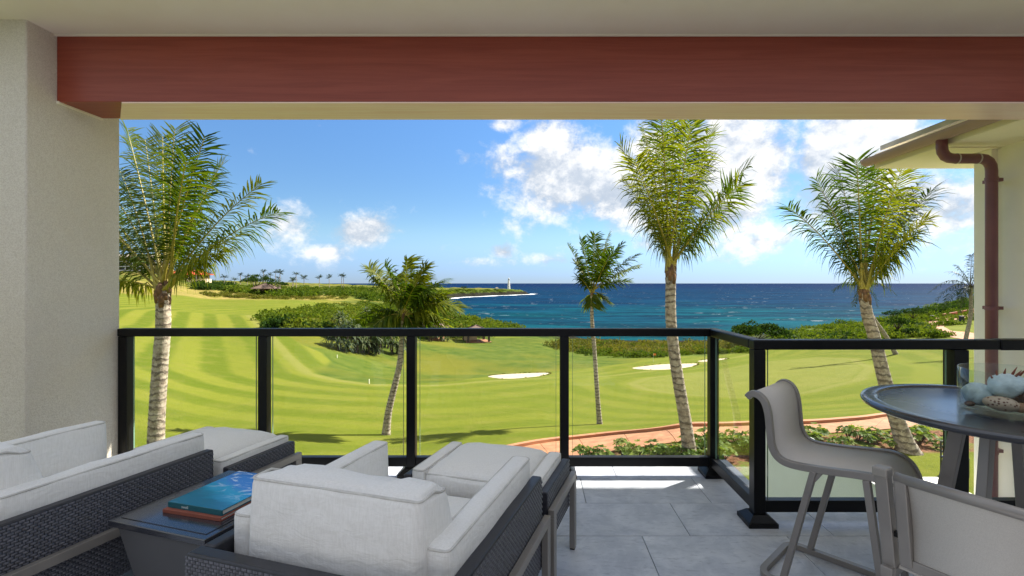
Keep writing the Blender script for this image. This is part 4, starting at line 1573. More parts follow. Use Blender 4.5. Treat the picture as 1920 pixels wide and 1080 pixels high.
plainmat('frond_stem', srgb(150, 136, 52), 0.5, 0.25, 8, 0.2, 60, 0.002)
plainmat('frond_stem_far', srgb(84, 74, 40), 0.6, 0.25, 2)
plainmat('boot_fibre', srgb(112, 82, 56), 0.85, 0.4, 12, 0.8, 70, 0.012)
plainmat('wood_bark', srgb(84, 70, 58), 0.9, 0.3, 8, 0.6, 40, 0.01)
m, t = newmat('palm_bark')
p = t.pos()
s_ = t.n('ShaderNodeSeparateXYZ', i_Vector=p)
wob = t.noise(p, 3.0, 5, 0.65)
rg = t.m('SINE', t.m('MULTIPLY', t.m('ADD', s_.outputs[2], t.m('MULTIPLY', wob, 0.34)), 2 * math.pi / 0.17))
rings = t.m('MULTIPLY', t.ramp(t.m('ADD', rg, t.m('MULTIPLY', t.m('SUBTRACT', t.noise(p, 11.0, 5, 0.7), 0.5), 1.4)), 0.3, 0.85), t.ramp(t.noise(p, 2.2, 4), 0.30, 0.52))
c = t.mix(t.ramp(t.noise(p, 9, 6, 0.7), 0.3, 0.7), srgb(126, 110, 94), srgb(184, 172, 152))
c = t.mix(t.m('MULTIPLY', rings, 0.72), c, srgb(62, 50, 42))
c = t.mix(t.ramp(t.noise(t.scl(p, (6, 6, 1.2)), 2.0, 4), 0.58, 0.75, 0, 0.5), c, srgb(96, 82, 68))
t.out(principled(t, c, 0.9, t.bump(t.m('ADD', t.noise(p, 30, 5), t.m('MULTIPLY', rg, 0.3)), 0.6, 0.02)))

UP = np.array([0, 0, 1.0])


def unit(v):
    return v / (np.linalg.norm(v, axis=-1, keepdims=True) + 1e-9)


def frond_mesh(P0, P1, P2, nleaf=46, Lmax=0.8, width=0.04, droop=0.45, vee=0.25, roll=0.0, stem=0.026, wind=(0, 0, 0), rng=RNG, bare=0.2, old=0.0):
    P0, P1, P2 = [np.array(q, float) for q in (P0, P1, P2)]
    ts_ = np.linspace(0, 1, 26)[:, None]
    C = (1 - ts_) ** 2 * P0 + 2 * ts_ * (1 - ts_) * P1 + ts_ ** 2 * P2
    Tn = unit(np.gradient(C, axis=0))
    hz = P2 - P0
    hz[2] = 0
    if np.linalg.norm(hz) < .05:
        hz = np.array([1.0, 0.2, 0])
    hz = unit(hz)
    side0 = np.array([-hz[1], hz[0], 0.0])
    cr, sr = math.cos(roll), math.sin(roll)
    V, Q, MI, TI = [], [], [], []
    # stem
    k = 6
    for i in range(26):
        sd = unit(side0 - Tn[i] * (side0 @ Tn[i]))
        nm = np.cross(sd, Tn[i])
        rad = stem * ((1 - .8 * (i / 25)) + .9 * math.exp(-i / 3.0))
        for j in range(k):
            a = 2 * math.pi * j / k
            V.append(C[i] + (sd * math.cos(a) * 1.2 + nm * math.sin(a) * .8) * rad)
            TI.append(0.5)
    for i in range(25):
        for j in range(k):
            a, b = i * k + j, i * k + (j + 1) % k
            Q.append((a, b, b + k, a + k))
            MI.append(1)
    tint = rng.uniform(0.04, 1.0)
    for sg in (-1, 1):
        for q in range(nleaf):
            s = bare + (1 - bare) * (q + rng.uniform(-.3, .3)) / (nleaf - 1)
            s = min(max(s, bare), 1)
            if rng.random() < 0.05 + old * .35:
                continue
            f = s * 25
            i = min(int(f), 24)
            c0 = C[i] + (C[i + 1] - C[i]) * (f - i)
            tn = unit(Tn[i] + (Tn[i + 1] - Tn[i]) * (f - i))
            sd = unit(side0 - tn * (side0 @ tn))
            nm = np.cross(sd, tn)
            if nm[2] < 0 and abs(tn[2]) < .95:
                nm = -nm
            sd, nm = sd * cr + nm * sr, nm * cr - sd * sr
            u = (s - bare) / (1 - bare)
            L = Lmax * (0.55 + 0.45 * math.sin(math.pi * min(1, .16 + u * .74))) * (1 - .30 * max(0, (u - .8) / .2)) * rng.uniform(.6, 1.2)
            fw_ = 0.45 + .65 * u ** 2
            d = unit(sd * sg * 1.15 + tn * fw_ + nm * vee * rng.uniform(.3, 1.5) + rng.normal(0, .13, 3))
            dr = droop * rng.uniform(.45, 1.7) * max(.12, 1.75 - 1.75 * u)
            wv_ = np.array(wind) * rng.uniform(.6, 1.2)
            m1 = c0 + d * L * .45 - UP * dr * L * .12 + wv_ * L * .15
            d2 = unit(d - UP * dr * 1.1 + wv_ * .8)
            m2 = m1 + d2 * L * .33
            d3 = unit(d2 - UP * dr * .9 + wv_ * .6)
            m3 = m2 + d3 * L * .28
            wdir = unit(np.cross(d, nm))
            wd = width * rng.uniform(.8, 1.2)
            b = len(V)
            tt = tint + rng.normal(0, .12) + (.15 if rng.random() < .1 else 0)
            for (pt, ww) in ((c0, .45), (m1, 1.0), (m2, .75), (m3, .12)):
                V.append(pt - wdir * wd * ww / 2)
                V.append(pt + wdir * wd * ww / 2)
                TI += [tt, tt]
            for j in range(3):
                Q.append((b + 2 * j, b + 2 * j + 1, b + 2 * j + 3, b + 2 * j + 2))
                MI.append(0)
    me_ = fast_mesh('frond', np.array(V), np.array(Q), {'tint': TI})
    me_.polygons.foreach_set('material_index', np.array(MI, dtype=np.int32))
    return me_


def trunk_mesh(pts, r0, r1, flare=1.5, ring=0.11, n=14):
    fine_ = smooth_path(pts, 10)
    L = [0.0]
    for a, b in zip(fine_[:-1], fine_[1:]):
        L.append(L[-1] + (b - a).length)
    tot = L[-1]
    steps = max(8, int(tot / ring) * 2)
    P_, Rr = [], []
    j = 0
    for i in range(steps + 1):
        d = tot * i / steps
        while j < len(L) - 2 and L[j + 1] < d:
            j += 1
        f = (d - L[j]) / max(1e-6, L[j + 1] - L[j])
        P_.append(fine_[j].lerp(fine_[j + 1], min(1, f)))
        k = d / tot
        rad = r1 + (r0 - r1) * (1 - k) ** .8
        rad *= 1 + (flare - 1) * math.exp(-d / .45)
        rad *= 1.035 if i % 2 else 0.985
        rad *= random.uniform(.985, 1.015)
        Rr.append(rad)
    return MB().tube(P_, Rr, n).mesh('trunk')


def make_palm(label, trunk_px, crown_px, tips, D, r0, r1, Lmax, nleaf, flare=1.4, extra=4, wind=(0.25, 0, 0), width=.04, droop=.45, leaf='palm_leaf', stemmat='frond_stem', stem=.028, group='coconut palms on the golf course', bend=.03, boots=True):
    rng = np.random.default_rng(abs(hash(label)) % 1000 if False else int(sum(map(ord, label))))
    base_x = (trunk_px[0][0] - CX) * D / F
    base = Vector((base_x, D, ground_z(base_x, D)))
    root = empty('palm_tree', base, 0, label, 'palm tree', group)
    pts = [base - Vector((0, 0, .25))] + [P(x, y, D) for (x, y) in trunk_px[1:]] + [P(*crown_px, D)]
    tr_ = link('trunk', trunk_mesh(pts, r0, r1, flare), 'palm_bark', root, smooth=True)
    tr_.location = -base
    cr_ = P(*crown_px, D)
    for tip in tips:
        px, py = tip[0], tip[1]
        dy = tip[2] if len(tip) > 2 else rng.uniform(-.45, .45)
        T_ = P(px, py, D)
        ln = (T_ - cr_).length
        T_ = P(px, py, D + dy * ln)
        hv = (T_ - cr_)
        lowness = max(0.0, 1.0 - (T_.z - cr_.z) / (ln + 1e-6))
        b = bend + .20 * lowness
        M1 = cr_ + hv * .55 + Vector((0, 0, 1)) * b * ln - Vector((hv.x, hv.y, 0)) * .06
        off = Vector((rng.uniform(-1, 1), rng.uniform(-1, 1), rng.uniform(-.5, 1.2))) * r1 * .8
        me_ = frond_mesh(cr_ + off, M1, T_, nleaf, Lmax * rng.uniform(.85, 1.1), width, droop * rng.uniform(.7, 1.3), .28, rng.uniform(-.5, .5), stem, wind, rng)
        me_.materials.append(MATS[leaf])
        me_.materials.append(MATS[stemmat])
        o_ = link('frond', me_, None, root)
        o_.location = -base
    if boots:
        mb_ = MB()
        rg_ = random.Random(3)
        axis = (pts[-1] - pts[-2]).normalized()
        for k in range(11):
            a = k * 2.4
            d = Vector((math.cos(a), math.sin(a), 0))
            q = cr_ - axis * (r1 * (0.3 + 2.6 * (k / 11)))
            L_ = r1 * rg_.uniform(1.8, 3.2)
            top = q + axis * L_ * .9 + d * L_ * .22
            mb_.tube([q + d * r1 * .55, q.lerp(top, .5) + d * r1 * .5, top], [r1 * .60, r1 * .5, r1 * .26], 6)
        b_ = mb_.build('frond_bases', 'boot_fibre', root, smooth=True)
        b_.location = -base
    return root


make_palm('coconut palm with yellow-green fronds rising beside the stucco pillar', [(292, 900), (293, 810), (300, 690), (306, 610)], (305, 545),
          [(238, 242, .1), (272, 262, .35), (305, 256, .3), (328, 242, .1), (384, 256, -.2), (420, 300, .1), (490, 345, 0), (522, 398, -.1), (455, 440, -.3), (350, 300, -.3), (225, 320, .1), (170, 300, .2),
           (125, 370, 0), (150, 455, .1), (165, 540, -.2), (100, 330, .3), (345, 350, .6), (430, 470, .2), (395, 330, .45), (200, 400, .4), (365, 420, .5)],
          12.0, .185, .15, .82, 62, 1.2, wind=(.12, 0, 0), width=.037, droop=.9)
TP = hit(1296, 856)
make_palm('tallest coconut palm, leaf tips reaching the beam, growing in the planting bed', [(1296, 856), (1285, 790), (1268, 690), (1258, 600)], (1258, 508),
          [(1402, 312, -.05), (1388, 345, -.4), (1332, 246, .15), (1296, 236, -.3), (1264, 178, .1), (1238, 190, -.2), (1205, 236, .1), (1163, 272, 0), (1190, 300, -.45), (1225, 255, .4), (1312, 290, .4),
           (1180, 345, .35), (1285, 210, .3), (1350, 400, .1), (1250, 280, .6), (1330, 300, .4), (1200, 380, .2)],
          TP.y, .165, .13, .92, 64, 1.35, wind=(.08, 0, 0), width=.037, droop=.95)
RP = hit(1704, 846)
make_palm('leaning coconut palm with ringed trunk behind the round table', [(1708, 850), (1690, 812), (1662, 725), (1640, 635), (1626, 590)], (1620, 548),
          [(1478, 388, -.1), (1530, 336, .1), (1572, 318, .2), (1606, 300, -.1), (1650, 305, .2), (1690, 318, -.3), (1722, 345, .1), (1746, 358, 0), (1738, 410, -.4), (1700, 372, .5), (1560, 390, .6), (1625, 320, .5), (1575, 460, .2), (1712, 440, -.2), (1690, 360, .4), (1640, 380, .5)],
          RP.y, .20, .13, .86, 60, 1.9, wind=(.16, 0, 0), width=.037, droop=.95)
MP = hit(723, 815)
make_palm('curved slim coconut palm with drooping fronds standing alone on the fairway', [(723, 815), (729, 770), (748, 690), (754, 640)], (757, 592),
          [(692, 502, .1), (722, 500, -.2), (764, 486, .2), (800, 498, 0), (828, 530, -.2), (834, 556, .2), (862, 578, .1), (842, 615, -.2), (704, 530, -.4), (676, 606, .2), (700, 612, -.3), (776, 540, -.7),
           (742, 520, .5), (818, 618, .4), (790, 520, .5), (735, 626, .3), (780, 630, -.4)],
          MP.y, .16, .105, 1.0, 60, 1.5, wind=(.4, 0, 0), width=.07, droop=.7, bend=.12)
NP = hit(1125, 795)
make_palm('small slender coconut palm before open sea with a dead frond hanging', [(1125, 795), (1120, 740), (1114, 650), (1110, 600)], (1110, 548),
          [(1066, 462, .1), (1090, 450, -.2), (1116, 440, .2), (1142, 440, 0), (1166, 458, -.2), (1196, 478, .1), (1198, 500, .3), (1178, 528, -.2), (1080, 492, .4), (1086, 520, -.4), (1138, 566, .1), (1108, 572, -.2), (1150, 470, -.6), (1125, 470, .6)],
          NP.y, .13, .085, .80, 54, 1.5, wind=(.35, 0, 0), width=.06, droop=.5)
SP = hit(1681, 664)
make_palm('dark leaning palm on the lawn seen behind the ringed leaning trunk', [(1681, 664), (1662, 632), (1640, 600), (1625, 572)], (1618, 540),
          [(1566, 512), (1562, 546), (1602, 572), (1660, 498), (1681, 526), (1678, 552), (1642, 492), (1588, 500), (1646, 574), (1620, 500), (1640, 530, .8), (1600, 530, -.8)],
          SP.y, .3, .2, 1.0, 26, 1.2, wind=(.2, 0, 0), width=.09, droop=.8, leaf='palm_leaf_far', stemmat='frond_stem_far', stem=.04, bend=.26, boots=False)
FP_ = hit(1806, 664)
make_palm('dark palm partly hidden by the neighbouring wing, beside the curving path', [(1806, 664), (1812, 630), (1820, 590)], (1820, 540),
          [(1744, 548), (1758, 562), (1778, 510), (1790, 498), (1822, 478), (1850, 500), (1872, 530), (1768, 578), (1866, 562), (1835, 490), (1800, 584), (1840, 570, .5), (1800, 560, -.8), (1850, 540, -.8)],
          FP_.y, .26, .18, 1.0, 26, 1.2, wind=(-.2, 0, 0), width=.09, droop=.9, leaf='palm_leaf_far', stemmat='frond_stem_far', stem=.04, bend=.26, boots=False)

# ------------------------------------------------------------------ far palms
far_crowns = []
for q in range(4):
    rg_ = np.random.default_rng(100 + q)
    Vs, Qs, Ts, b = [], [], [], 0
    for k in range(13):
        a = k * 2.4 + rg_.uniform(-.3, .3)
        e = rg_.uniform(-.35, 1.0)
        ln = rg_.uniform(2.4, 3.2)
        tip_ = np.array([math.cos(a) * math.cos(e), math.sin(a) * math.cos(e), math.sin(e)]) * ln
        mid_ = tip_ * .5 + UP * ln * .22
        fm = frond_mesh((0, 0, 0), mid_, tip_, 12, .95, .16, .7, .2, 0, .04, (.15, 0, 0), rg_)
        vv = np.array([v.co[:] for v in fm.vertices])
        qq = np.array([p.vertices[:] for p in fm.polygons])
        Vs.append(vv)
        Qs.append(qq + b)
        Ts.append(np.full(len(vv), rg_.uniform(0, .6)))
        b += len(vv)
        bpy.data.meshes.remove(fm)
    mm = fast_mesh('crown', np.vstack(Vs), np.vstack(Qs), {'tint': np.concatenate(Ts)})
    mm.materials.append(MATS['palm_leaf_far'])
    far_crowns.append(mm)
far_trunk = MB().tube([(0, 0, -.5), (.15, 0, .35), (.1, 0, .7), (0, 0, 1.0)], [.2, .16, .13, .12], 8).mesh('trunk')
far_trunk.materials.append(MATS['palm_bark'])
FARP = [(392, 535, 514), (420, 533, 520), (451, 538, 516), (464, 537, 519), (476, 538, 521), (484, 537, 517), (494, 536, 510), (498, 538, 519), (507, 537, 516), (517, 535, 511), (525, 536, 512), (522, 538, 522),
        (551, 538, 525), (555, 534, 514), (570, 533, 522), (599, 533, 521), (617, 533, 521), (641, 532, 517), (644, 532, 519), (741, 540, 510), (548, 540, 527), (440, 538, 524)]
for i, (px, yb, yt) in enumerate(FARP):
    D = 330 + (i * 37) % 120 if px < 640 else 420
    x = (px - CX) * D / F
    zb = ground_z(x, D) - .3
    zt = CH - (yt - CY) * D / F
    zt = max(zt, zb + 4.5)
    rt = empty('palm_tree', (x, D, zb), random.uniform(0, 6), 'distant coconut palm in the cluster above the hillside pavilion', 'palm tree', 'distant palms on the hillside')
    if px > 700:
        rt['label'] = 'distant palm top showing behind the curved slim palm'
    elif px > 560:
        rt['label'] = 'lone distant palm on the low ridge before the sea horizon'
    elif px < 425:
        rt['label'] = 'distant palm beside the hedge of the red-roofed house'
    tt = link('trunk', far_trunk, None, rt)
    tt.scale = (1.6, 1.6, zt - zb)
    ct = link('crown', far_crowns[i % 4], None, rt, loc=(0, 0, zt - zb))
    sc_ = random.uniform(.95, 1.35)
    ct.scale = (sc_, sc_, sc_)


# ------------------------------------------------------------------ shrubs and scrub
def leaf_cloud(centres, radii, per, leaf, rng, squash=.8, tint=None):
    """leaf-sized faces spread through rounded clumps"""
    n = len(centres)
    c = np.repeat(np.asarray(centres), per, 0)
    r = np.repeat(np.asarray(radii), per)
    d = unit(rng.normal(size=(n * per, 3)))
    d[:, 2] = np.abs(d[:, 2]) * 1.0 - .15
    rad = r * rng.uniform(.45, 1.08, n * per) ** .6
    lump = 1 + .25 * np.sin(d[:, 0] * 5 + c[:, 0]) * np.sin(d[:, 1] * 5 + c[:, 1] * 1.7)
    p_ = c + d * (rad * lump)[:, None] * np.array([1, 1, squash])
    a = unit(rng.normal(size=(n * per, 3)) + d * .3)
    b = unit(np.cross(a, rng.normal(size=(n * per, 3))))
    s = (leaf * r * rng.uniform(.6, 1.3, n * per))[:, None]
    V = np.stack([p_ - a * s, p_ - b * s * .55, p_ + a * s, p_ + b * s * .55], 1).reshape(-1, 3)
    Q = np.arange(n * per * 4).reshape(-1, 4)
    ti = rng.uniform(0, 1, n) if tint is None else np.asarray(tint)
    T_ = np.repeat(np.clip(np.repeat(ti, per) * .7 + rng.normal(.12, .16, n * per), 0, 1), 4)
    return V, Q, T_


def hits(pp):
    """ground points for many bearings at once"""
    pp = np.asarray(pp, float)
    Ds = np.exp(np.linspace(math.log(11.0), math.log(1500.0), 420))
    out = np.zeros((len(pp), 3))
    for s in range(0, len(pp), 100):
        q = pp[s:s + 100]
        X = (q[:, :1] - CX) / F * Ds[None]
        Z = height(X, np.repeat(Ds[None], len(q), 0))
        rz = CH - (q[:, 1:] - CY) / F * Ds[None]
        bl = rz <= Z
        i = np.where(bl.any(1), bl.argmax(1), len(Ds) - 1)
        k = np.arange(len(q))
        out[s:s + 100] = np.c_[X[k, i], Ds[i], Z[k, i]]
    return out


def in_poly(poly, n, rng):
    poly = np.array(poly, float)
    res = []
    lo, hi = poly.min(0), poly.max(0)
    while len(res) < n:
        q = rng.uniform(lo, hi, (n * 3, 2))
        ok = poly_sd(poly, q[:, 0], q[:, 1]) > 0
        res += list(q[ok])
    return np.array(res[:n])


def scrub(label, poly, n, rr_, mat, per=46, leaf=.24, seed=1, squash=.8, lift=.1):
    rng = np.random.default_rng(seed)
    g = hits(in_poly(poly, n, rng))
    r = rng.uniform(*rr_, n) * rng.choice([.7, 1, 1, 1.25], n)
    g[:, 2] += r * lift
    ti = vnoise(g[:, 0] / (6 * rr_[1]), g[:, 1] / (6 * rr_[1]), seed) * .8 + rng.uniform(0, .35, n)
    V, Q, T_ = leaf_cloud(g, r, per, leaf, rng, squash, ti)
    o_ = link('scrub', fast_mesh('scrub', V, Q, {'tint': T_}), mat, kind='stuff')
    o_['label'] = label
    return o_


scrub('dense green scrub beside the striped fairway', [(487, 600), (520, 589), (600, 576), (680, 570), (730, 574), (720, 600), (700, 630), (640, 640), (600, 630), (550, 622), (510, 612)], 420, (1.2, 2.2), 'scrub_green', 120, .136, 1)
scrub('green scrub on the slope above the cove', [(690, 575), (780, 573), (830, 588), (862, 600), (905, 606), (935, 620), (905, 636), (800, 632), (700, 625)], 420, (1.3, 2.8), 'scrub_green', 120, .136, 2)
scrub('golden dune grass along the shore', [(1030, 650), (1060, 640), (1180, 646), (1330, 646), (1430, 645), (1430, 658), (1330, 662), (1200, 670), (1150, 669), (1060, 660)], 520, (.9, 1.7), 'scrub_gold', 120, .149, 3, .9)
scrub('green sea scrub along the shore', [(1060, 648), (1330, 652), (1425, 655), (1425, 662), (1330, 664), (1200, 672), (1150, 671), (1075, 664)], 330, (.8, 1.5), 'scrub_green', 120, .149, 4, .8)
scrub('green scrub on the bluff by the curving path', [(1440, 650), (1455, 640), (1560, 624), (1640, 606), (1715, 590), (1745, 592), (1725, 606), (1732, 618), (1760, 630), (1700, 634), (1640, 642), (1540, 652)], 600, (.9, 1.9), 'scrub_green', 120, .136, 5)
scrub('dark brush above the curving path', [(1725, 590), (1750, 580), (1800, 570), (1900, 562), (1900, 574), (1800, 582), (1760, 588)], 160, (1.6, 3.0), 'scrub_dark', 92, .149, 6)
scrub('scrub over the far hillside', [(400, 541), (470, 538), (560, 540), (680, 538), (790, 546), (780, 570), (700, 566), (660, 556), (560, 558), (480, 556), (440, 550)], 520, (2.0, 4.2), 'scrub_green', 80, .149, 7, .6)
scrub('golden brush between fairway and hillside', [(380, 552), (440, 549), (480, 556), (560, 559), (660, 557), (640, 563), (480, 561), (390, 557)], 200, (.9, 1.6), 'scrub_gold', 72, .170, 8, .6)
scrub('low scrub on the lighthouse headland', [(800, 545), (880, 544), (940, 544), (978, 546), (960, 549), (900, 550), (820, 552)], 160, (2.2, 4.0), 'scrub_green', 72, .170, 9, .5)
scrub('dry brown brush among the green scrub beside the fairway', [(560, 612), (600, 598), (660, 590), (720, 600), (700, 632), (620, 634), (580, 626)], 130, (.9, 1.7), 'scrub_gold', 90, .15, 11, .9)
scrub('dry golden grass on the slope above the cove', [(690, 590), (800, 580), (880, 604), (860, 630), (720, 628)], 120, (1.0, 1.9), 'scrub_gold', 90, .15, 12, .9)
scrub('dark thickets in the bluff scrub by the curving path', [(1450, 646), (1560, 628), (1640, 610), (1715, 594), (1725, 606), (1745, 626), (1640, 636), (1540, 650)], 110, (1.2, 2.2), 'scrub_dark', 100, .15, 13)
scrub('dark hedge below the red-roofed house', [(356, 540), (375, 531), (425, 531), (450, 538), (440, 545), (370, 545)], 90, (2.2, 3.8), 'scrub_dark', 100, .136, 10, .9)


def coast_belt(label, a, b, n, depth, rr_, mat, seed):
    rng = np.random.default_rng(seed)
    q = []
    for _ in range(n):
        f = rng.uniform(a, b)
        i = int(f)
        p0, p1 = COAST[i], COAST[i + 1]
        pt = p0 + (p1 - p0) * (f - i)
        d_ = unit(p1 - p0)
        nr_ = np.array([d_[1], -d_[0]])
        if poly_sd(COAST, np.array([pt[0] + nr_[0] * 3]), np.array([pt[1] + nr_[1] * 3]))[0] < 0:
            nr_ = -nr_
        q.append(pt + nr_ * rng.uniform(*depth))
    q = np.array(q)
    g = np.c_[q, height(q[:, 0], q[:, 1])]
    r = rng.uniform(*rr_, n)
    g[:, 2] += r * .1
    ti = vnoise(g[:, 0] / 9, g[:, 1] / 9, seed) * .8 + rng.uniform(0, .35, n)
    V, Q, T_ = leaf_cloud(g, r, 80, .16, rng, .7, ti)
    o_ = link('scrub', fast_mesh('scrub', V, Q, {'tint': T_}), mat, kind='stuff')
    o_['label'] = label


coast_belt('wind-pruned scrub on the edge of the bluff', 3, 8, 900, (7, 60), (1.0, 2.3), 'scrub_green', 21)
coast_belt('wind-pruned scrub on the slope down to the cove', 10, 17, 700, (6, 50), (1.3, 2.6), 'scrub_green', 22)


# broad bushes one can pick out
def bush(label, px, py, r, mat, seed, per=420, squash=.75, leaf=.085, group=None):
    rng = np.random.default_rng(seed)
    g = hit(px, py)
    cs = rng.normal(0, .42, (9, 3)) * np.array([1, .8, .25]) * r
    cs[:, 2] = np.abs(cs[:, 2]) + .05 * r
    rs = rng.uniform(.4, .65, 9) * r
    V, Q, T_ = leaf_cloud(cs, rs, per // 9 * 3, leaf * 1.9, rng, squash)
    rt = empty('bush', g, 0, label, 'bush', group)
    link('foliage', fast_mesh('foliage', V, Q, {'tint': T_}), mat, rt)
    mb_ = MB()
    for k in range(4):
        a = k * 1.6
        mb_.tube([(0, 0, -.2), (math.cos(a) * r * .15, math.sin(a) * r * .15, r * .2), (math.cos(a) * r * .4, math.sin(a) * r * .4, r * .45)], [.1, .07, .03], 6)
    mb_.build('stem', 'wood_bark', rt)
    return rt


bush('dark rounded bush jutting onto the striped fairway', 530, 616, 3.4, 'scrub_dark', 31)
bush('dark rounded bush beside the rough, next to dry brush', 585, 622, 3.0, 'scrub_dark', 32)
bush('pale green bush on the shore next to the dune grass', 1080, 650, 1.7, 'garden_leaf', 33)
bush('leafy hedge bush along the near side of the curving path', 1705, 630, 3.0, 'scrub_dark', 34)
bush('broad hedge bush at the bend of the curving path', 1752, 633, 2.6, 'scrub_green', 35)


def tree(label, px, py, h, rx, rz_, mat, seed, flat=.45, name='tree', clumps=26, lean=0.0, per=70, cat='tree'):
    rng = np.random.default_rng(seed)
    g = hit(px, py)
    rt = empty(name, g, 0, label, cat)
    cs = []
    for k in range(clumps):
        a, q = rng.uniform(0, 2 * math.pi), math.sqrt(rng.uniform(.03, 1))
        cs.append((lean * h + math.cos(a) * q * rx, math.sin(a) * q * rx * .8, h + rng.uniform(-.2, .9) * rz_ * (1 - q * q * .75) - .15 * q * rz_))
    cs = np.array(cs)
    rs = rng.uniform(.22, .36, clumps) * rx
    V, Q, T_ = leaf_cloud(cs, rs, per, .17, rng, .6)
    link('crown', fast_mesh('crown', V, Q, {'tint': T_}), mat, rt)
    mb_ = MB()
    fork = Vector((lean * h * .4, 0, h * .42))
    mb_.tube([(0, 0, -.3), (lean * h * .1, 0, h * .2), fork], [h * .055, h * .042, h * .035], 9)
    for k in range(9):
        tgt = Vector(cs[k * clumps // 9])
        mid_ = fork.lerp(tgt, .55) + Vector((0, 0, h * .06))
        mb_.tube([fork, mid_, tgt], [h * .028, h * .016, h * .006], 6)
    mb_.build('trunk', 'wood_bark', rt, smooth=True)
    return rt


tree('dark spreading umbrella-shaped tree standing alone before the sea', 1420, 650, 3.6, 5.6, 2.6, 'scrub_dark', 41, clumps=46, lean=.1, per=90)
tree('small round-crowned tree on a thin trunk near the curving path', 1683, 630, 2.9, 2.1, 1.5, 'scrub_dark', 42)
tree('small dark tree at the top of the bluff scrub', 1672, 606, 3.2, 2.6, 2.0, 'scrub_dark', 43)
tree('low spreading tree on the bluff beside the path kerb', 1712, 604, 3.0, 3.2, 1.8, 'scrub_dark', 44)
tree('dark narrow shore tree above the cove beyond the gazebo roof', 862, 598, 5.0, 2.0, 4.0, 'scrub_dark', 45)
tree('dark round tree shading the small hillside pavilion', 483, 552, 7.0, 7.0, 4.0, 'scrub_dark', 46)
tree('dark leafy tree on the far side of the small hillside pavilion', 516, 552, 5.0, 5.0, 3.0, 'scrub_dark', 47)
tree('lone dark tree on the headland short of the lighthouse', 870, 545, 5.0, 5.0, 4.0, 'scrub_dark', 48)


# pandanus grove at the edge of the rough: rosettes of long strap leaves
def pandanus_mesh(seed):
    rng = np.random.default_rng(seed)
    V, Q, T_ = [], [], []
    for hd in range(13):
        a = hd * 2.4
        hc = np.array([math.cos(a) * rng.uniform(.3, 1.7), math.sin(a) * rng.uniform(.3, 1.5), .25 + 2.5 * ((hd * .618) % 1)])
        for k in range(26):
            az_ = k * 2.4 + rng.uniform(-.2, .2)
            e = rng.uniform(-.2, 1.35)
            d = np.array([math.cos(az_) * math.cos(e), math.sin(az_) * math.cos(e), math.sin(e)])
            L = rng.uniform(.8, 1.3)
            sd = unit(np.cross(d, UP) + 1e-4)
            pts = [hc, hc + d * L * .4 + UP * .05, hc + d * L * .75 - UP * .1 * L, hc + d * L * .95 - UP * .42 * L]
            b = len(V)
            tt = rng.uniform(0, 1)
            for pt, ww in zip(pts, (.07, .085, .06, .01)):
                V += [pt - sd * ww, pt + sd * ww]
                T_ += [tt, tt]
            for j in range(3):
                Q.append((b + 2 * j, b + 2 * j + 1, b + 2 * j + 3, b + 2 * j + 2))
    me_ = fast_mesh('leaves', np.array(V), np.array(Q), {'tint': T_})
    me_.materials.append(MATS['pandanus_leaf'])
    mb_ = MB()
    for k in range(3):
        a = k * 2.1
        mb_.tube([(math.cos(a) * .3, math.sin(a) * .3, -.3), (math.cos(a) * .5, math.sin(a) * .5, .9), (math.cos(a) * .9, math.sin(a) * .8, 1.9)], [.1, .08, .06], 6)
    tm = mb_.mesh('trunk')
    tm.materials.append(MATS['wood_bark'])
    return me_, tm


PM = [pandanus_mesh(60 + k) for k in range(3)]
for i, (px, py, sc_) in enumerate([(640, 657, 1.3), (664, 660, 1.5), (688, 662, 1.4), (705, 664, 1.5), (738, 662, 1.5), (652, 640, 1.5), (722, 652, 1.6), (676, 636, 1.5), (766, 648, 1.3), (806, 640, 1.3), (690, 620, 1.6), (830, 640, 1.1)]):
    g = hit(px, py)
    rt = empty('pandanus_tree', g, i * 1.7, 'clump of strap-leaved pandanus at the edge of the rough', 'pandanus', 'pandanus grove beside the rough')
    rt.scale = (sc_,) * 3
    link('leaves', PM[i % 3][0], None, rt)
    link('trunk', PM[i % 3][1], None, rt)


# grass fringing the bunkers
tuft_c = []
rngl = np.random.default_rng(77)
for out in LIPS:
    cen = out.mean(0)
    n_ = len(out)
    for k in range(n_ * 7):
        f = rngl.uniform(0, n_)
        a, b = out[int(f) % n_], out[(int(f) + 1) % n_]
        q = a + (b - a) * (f % 1)
        q = cen + (q - cen) * (1 + rngl.uniform(-.01, .05))
        if q[1] > cen[1] + .1 or rngl.random() < .06:
            tuft_c.append(q)
tuft_c = np.array(tuft_c)
tz = height(tuft_c[:, 0], tuft_c[:, 1])
V, Q, T_ = leaf_cloud(np.c_[tuft_c, tz], rngl.uniform(.08, .22, len(tuft_c)), 12, .4, rngl, .9)
o_ = link('grass_tufts', fast_mesh('grass_tufts', V, Q, {'tint': T_}), 'scrub_gold', kind='stuff')
o_['label'] = 'ragged grass fringing the sand bunkers'


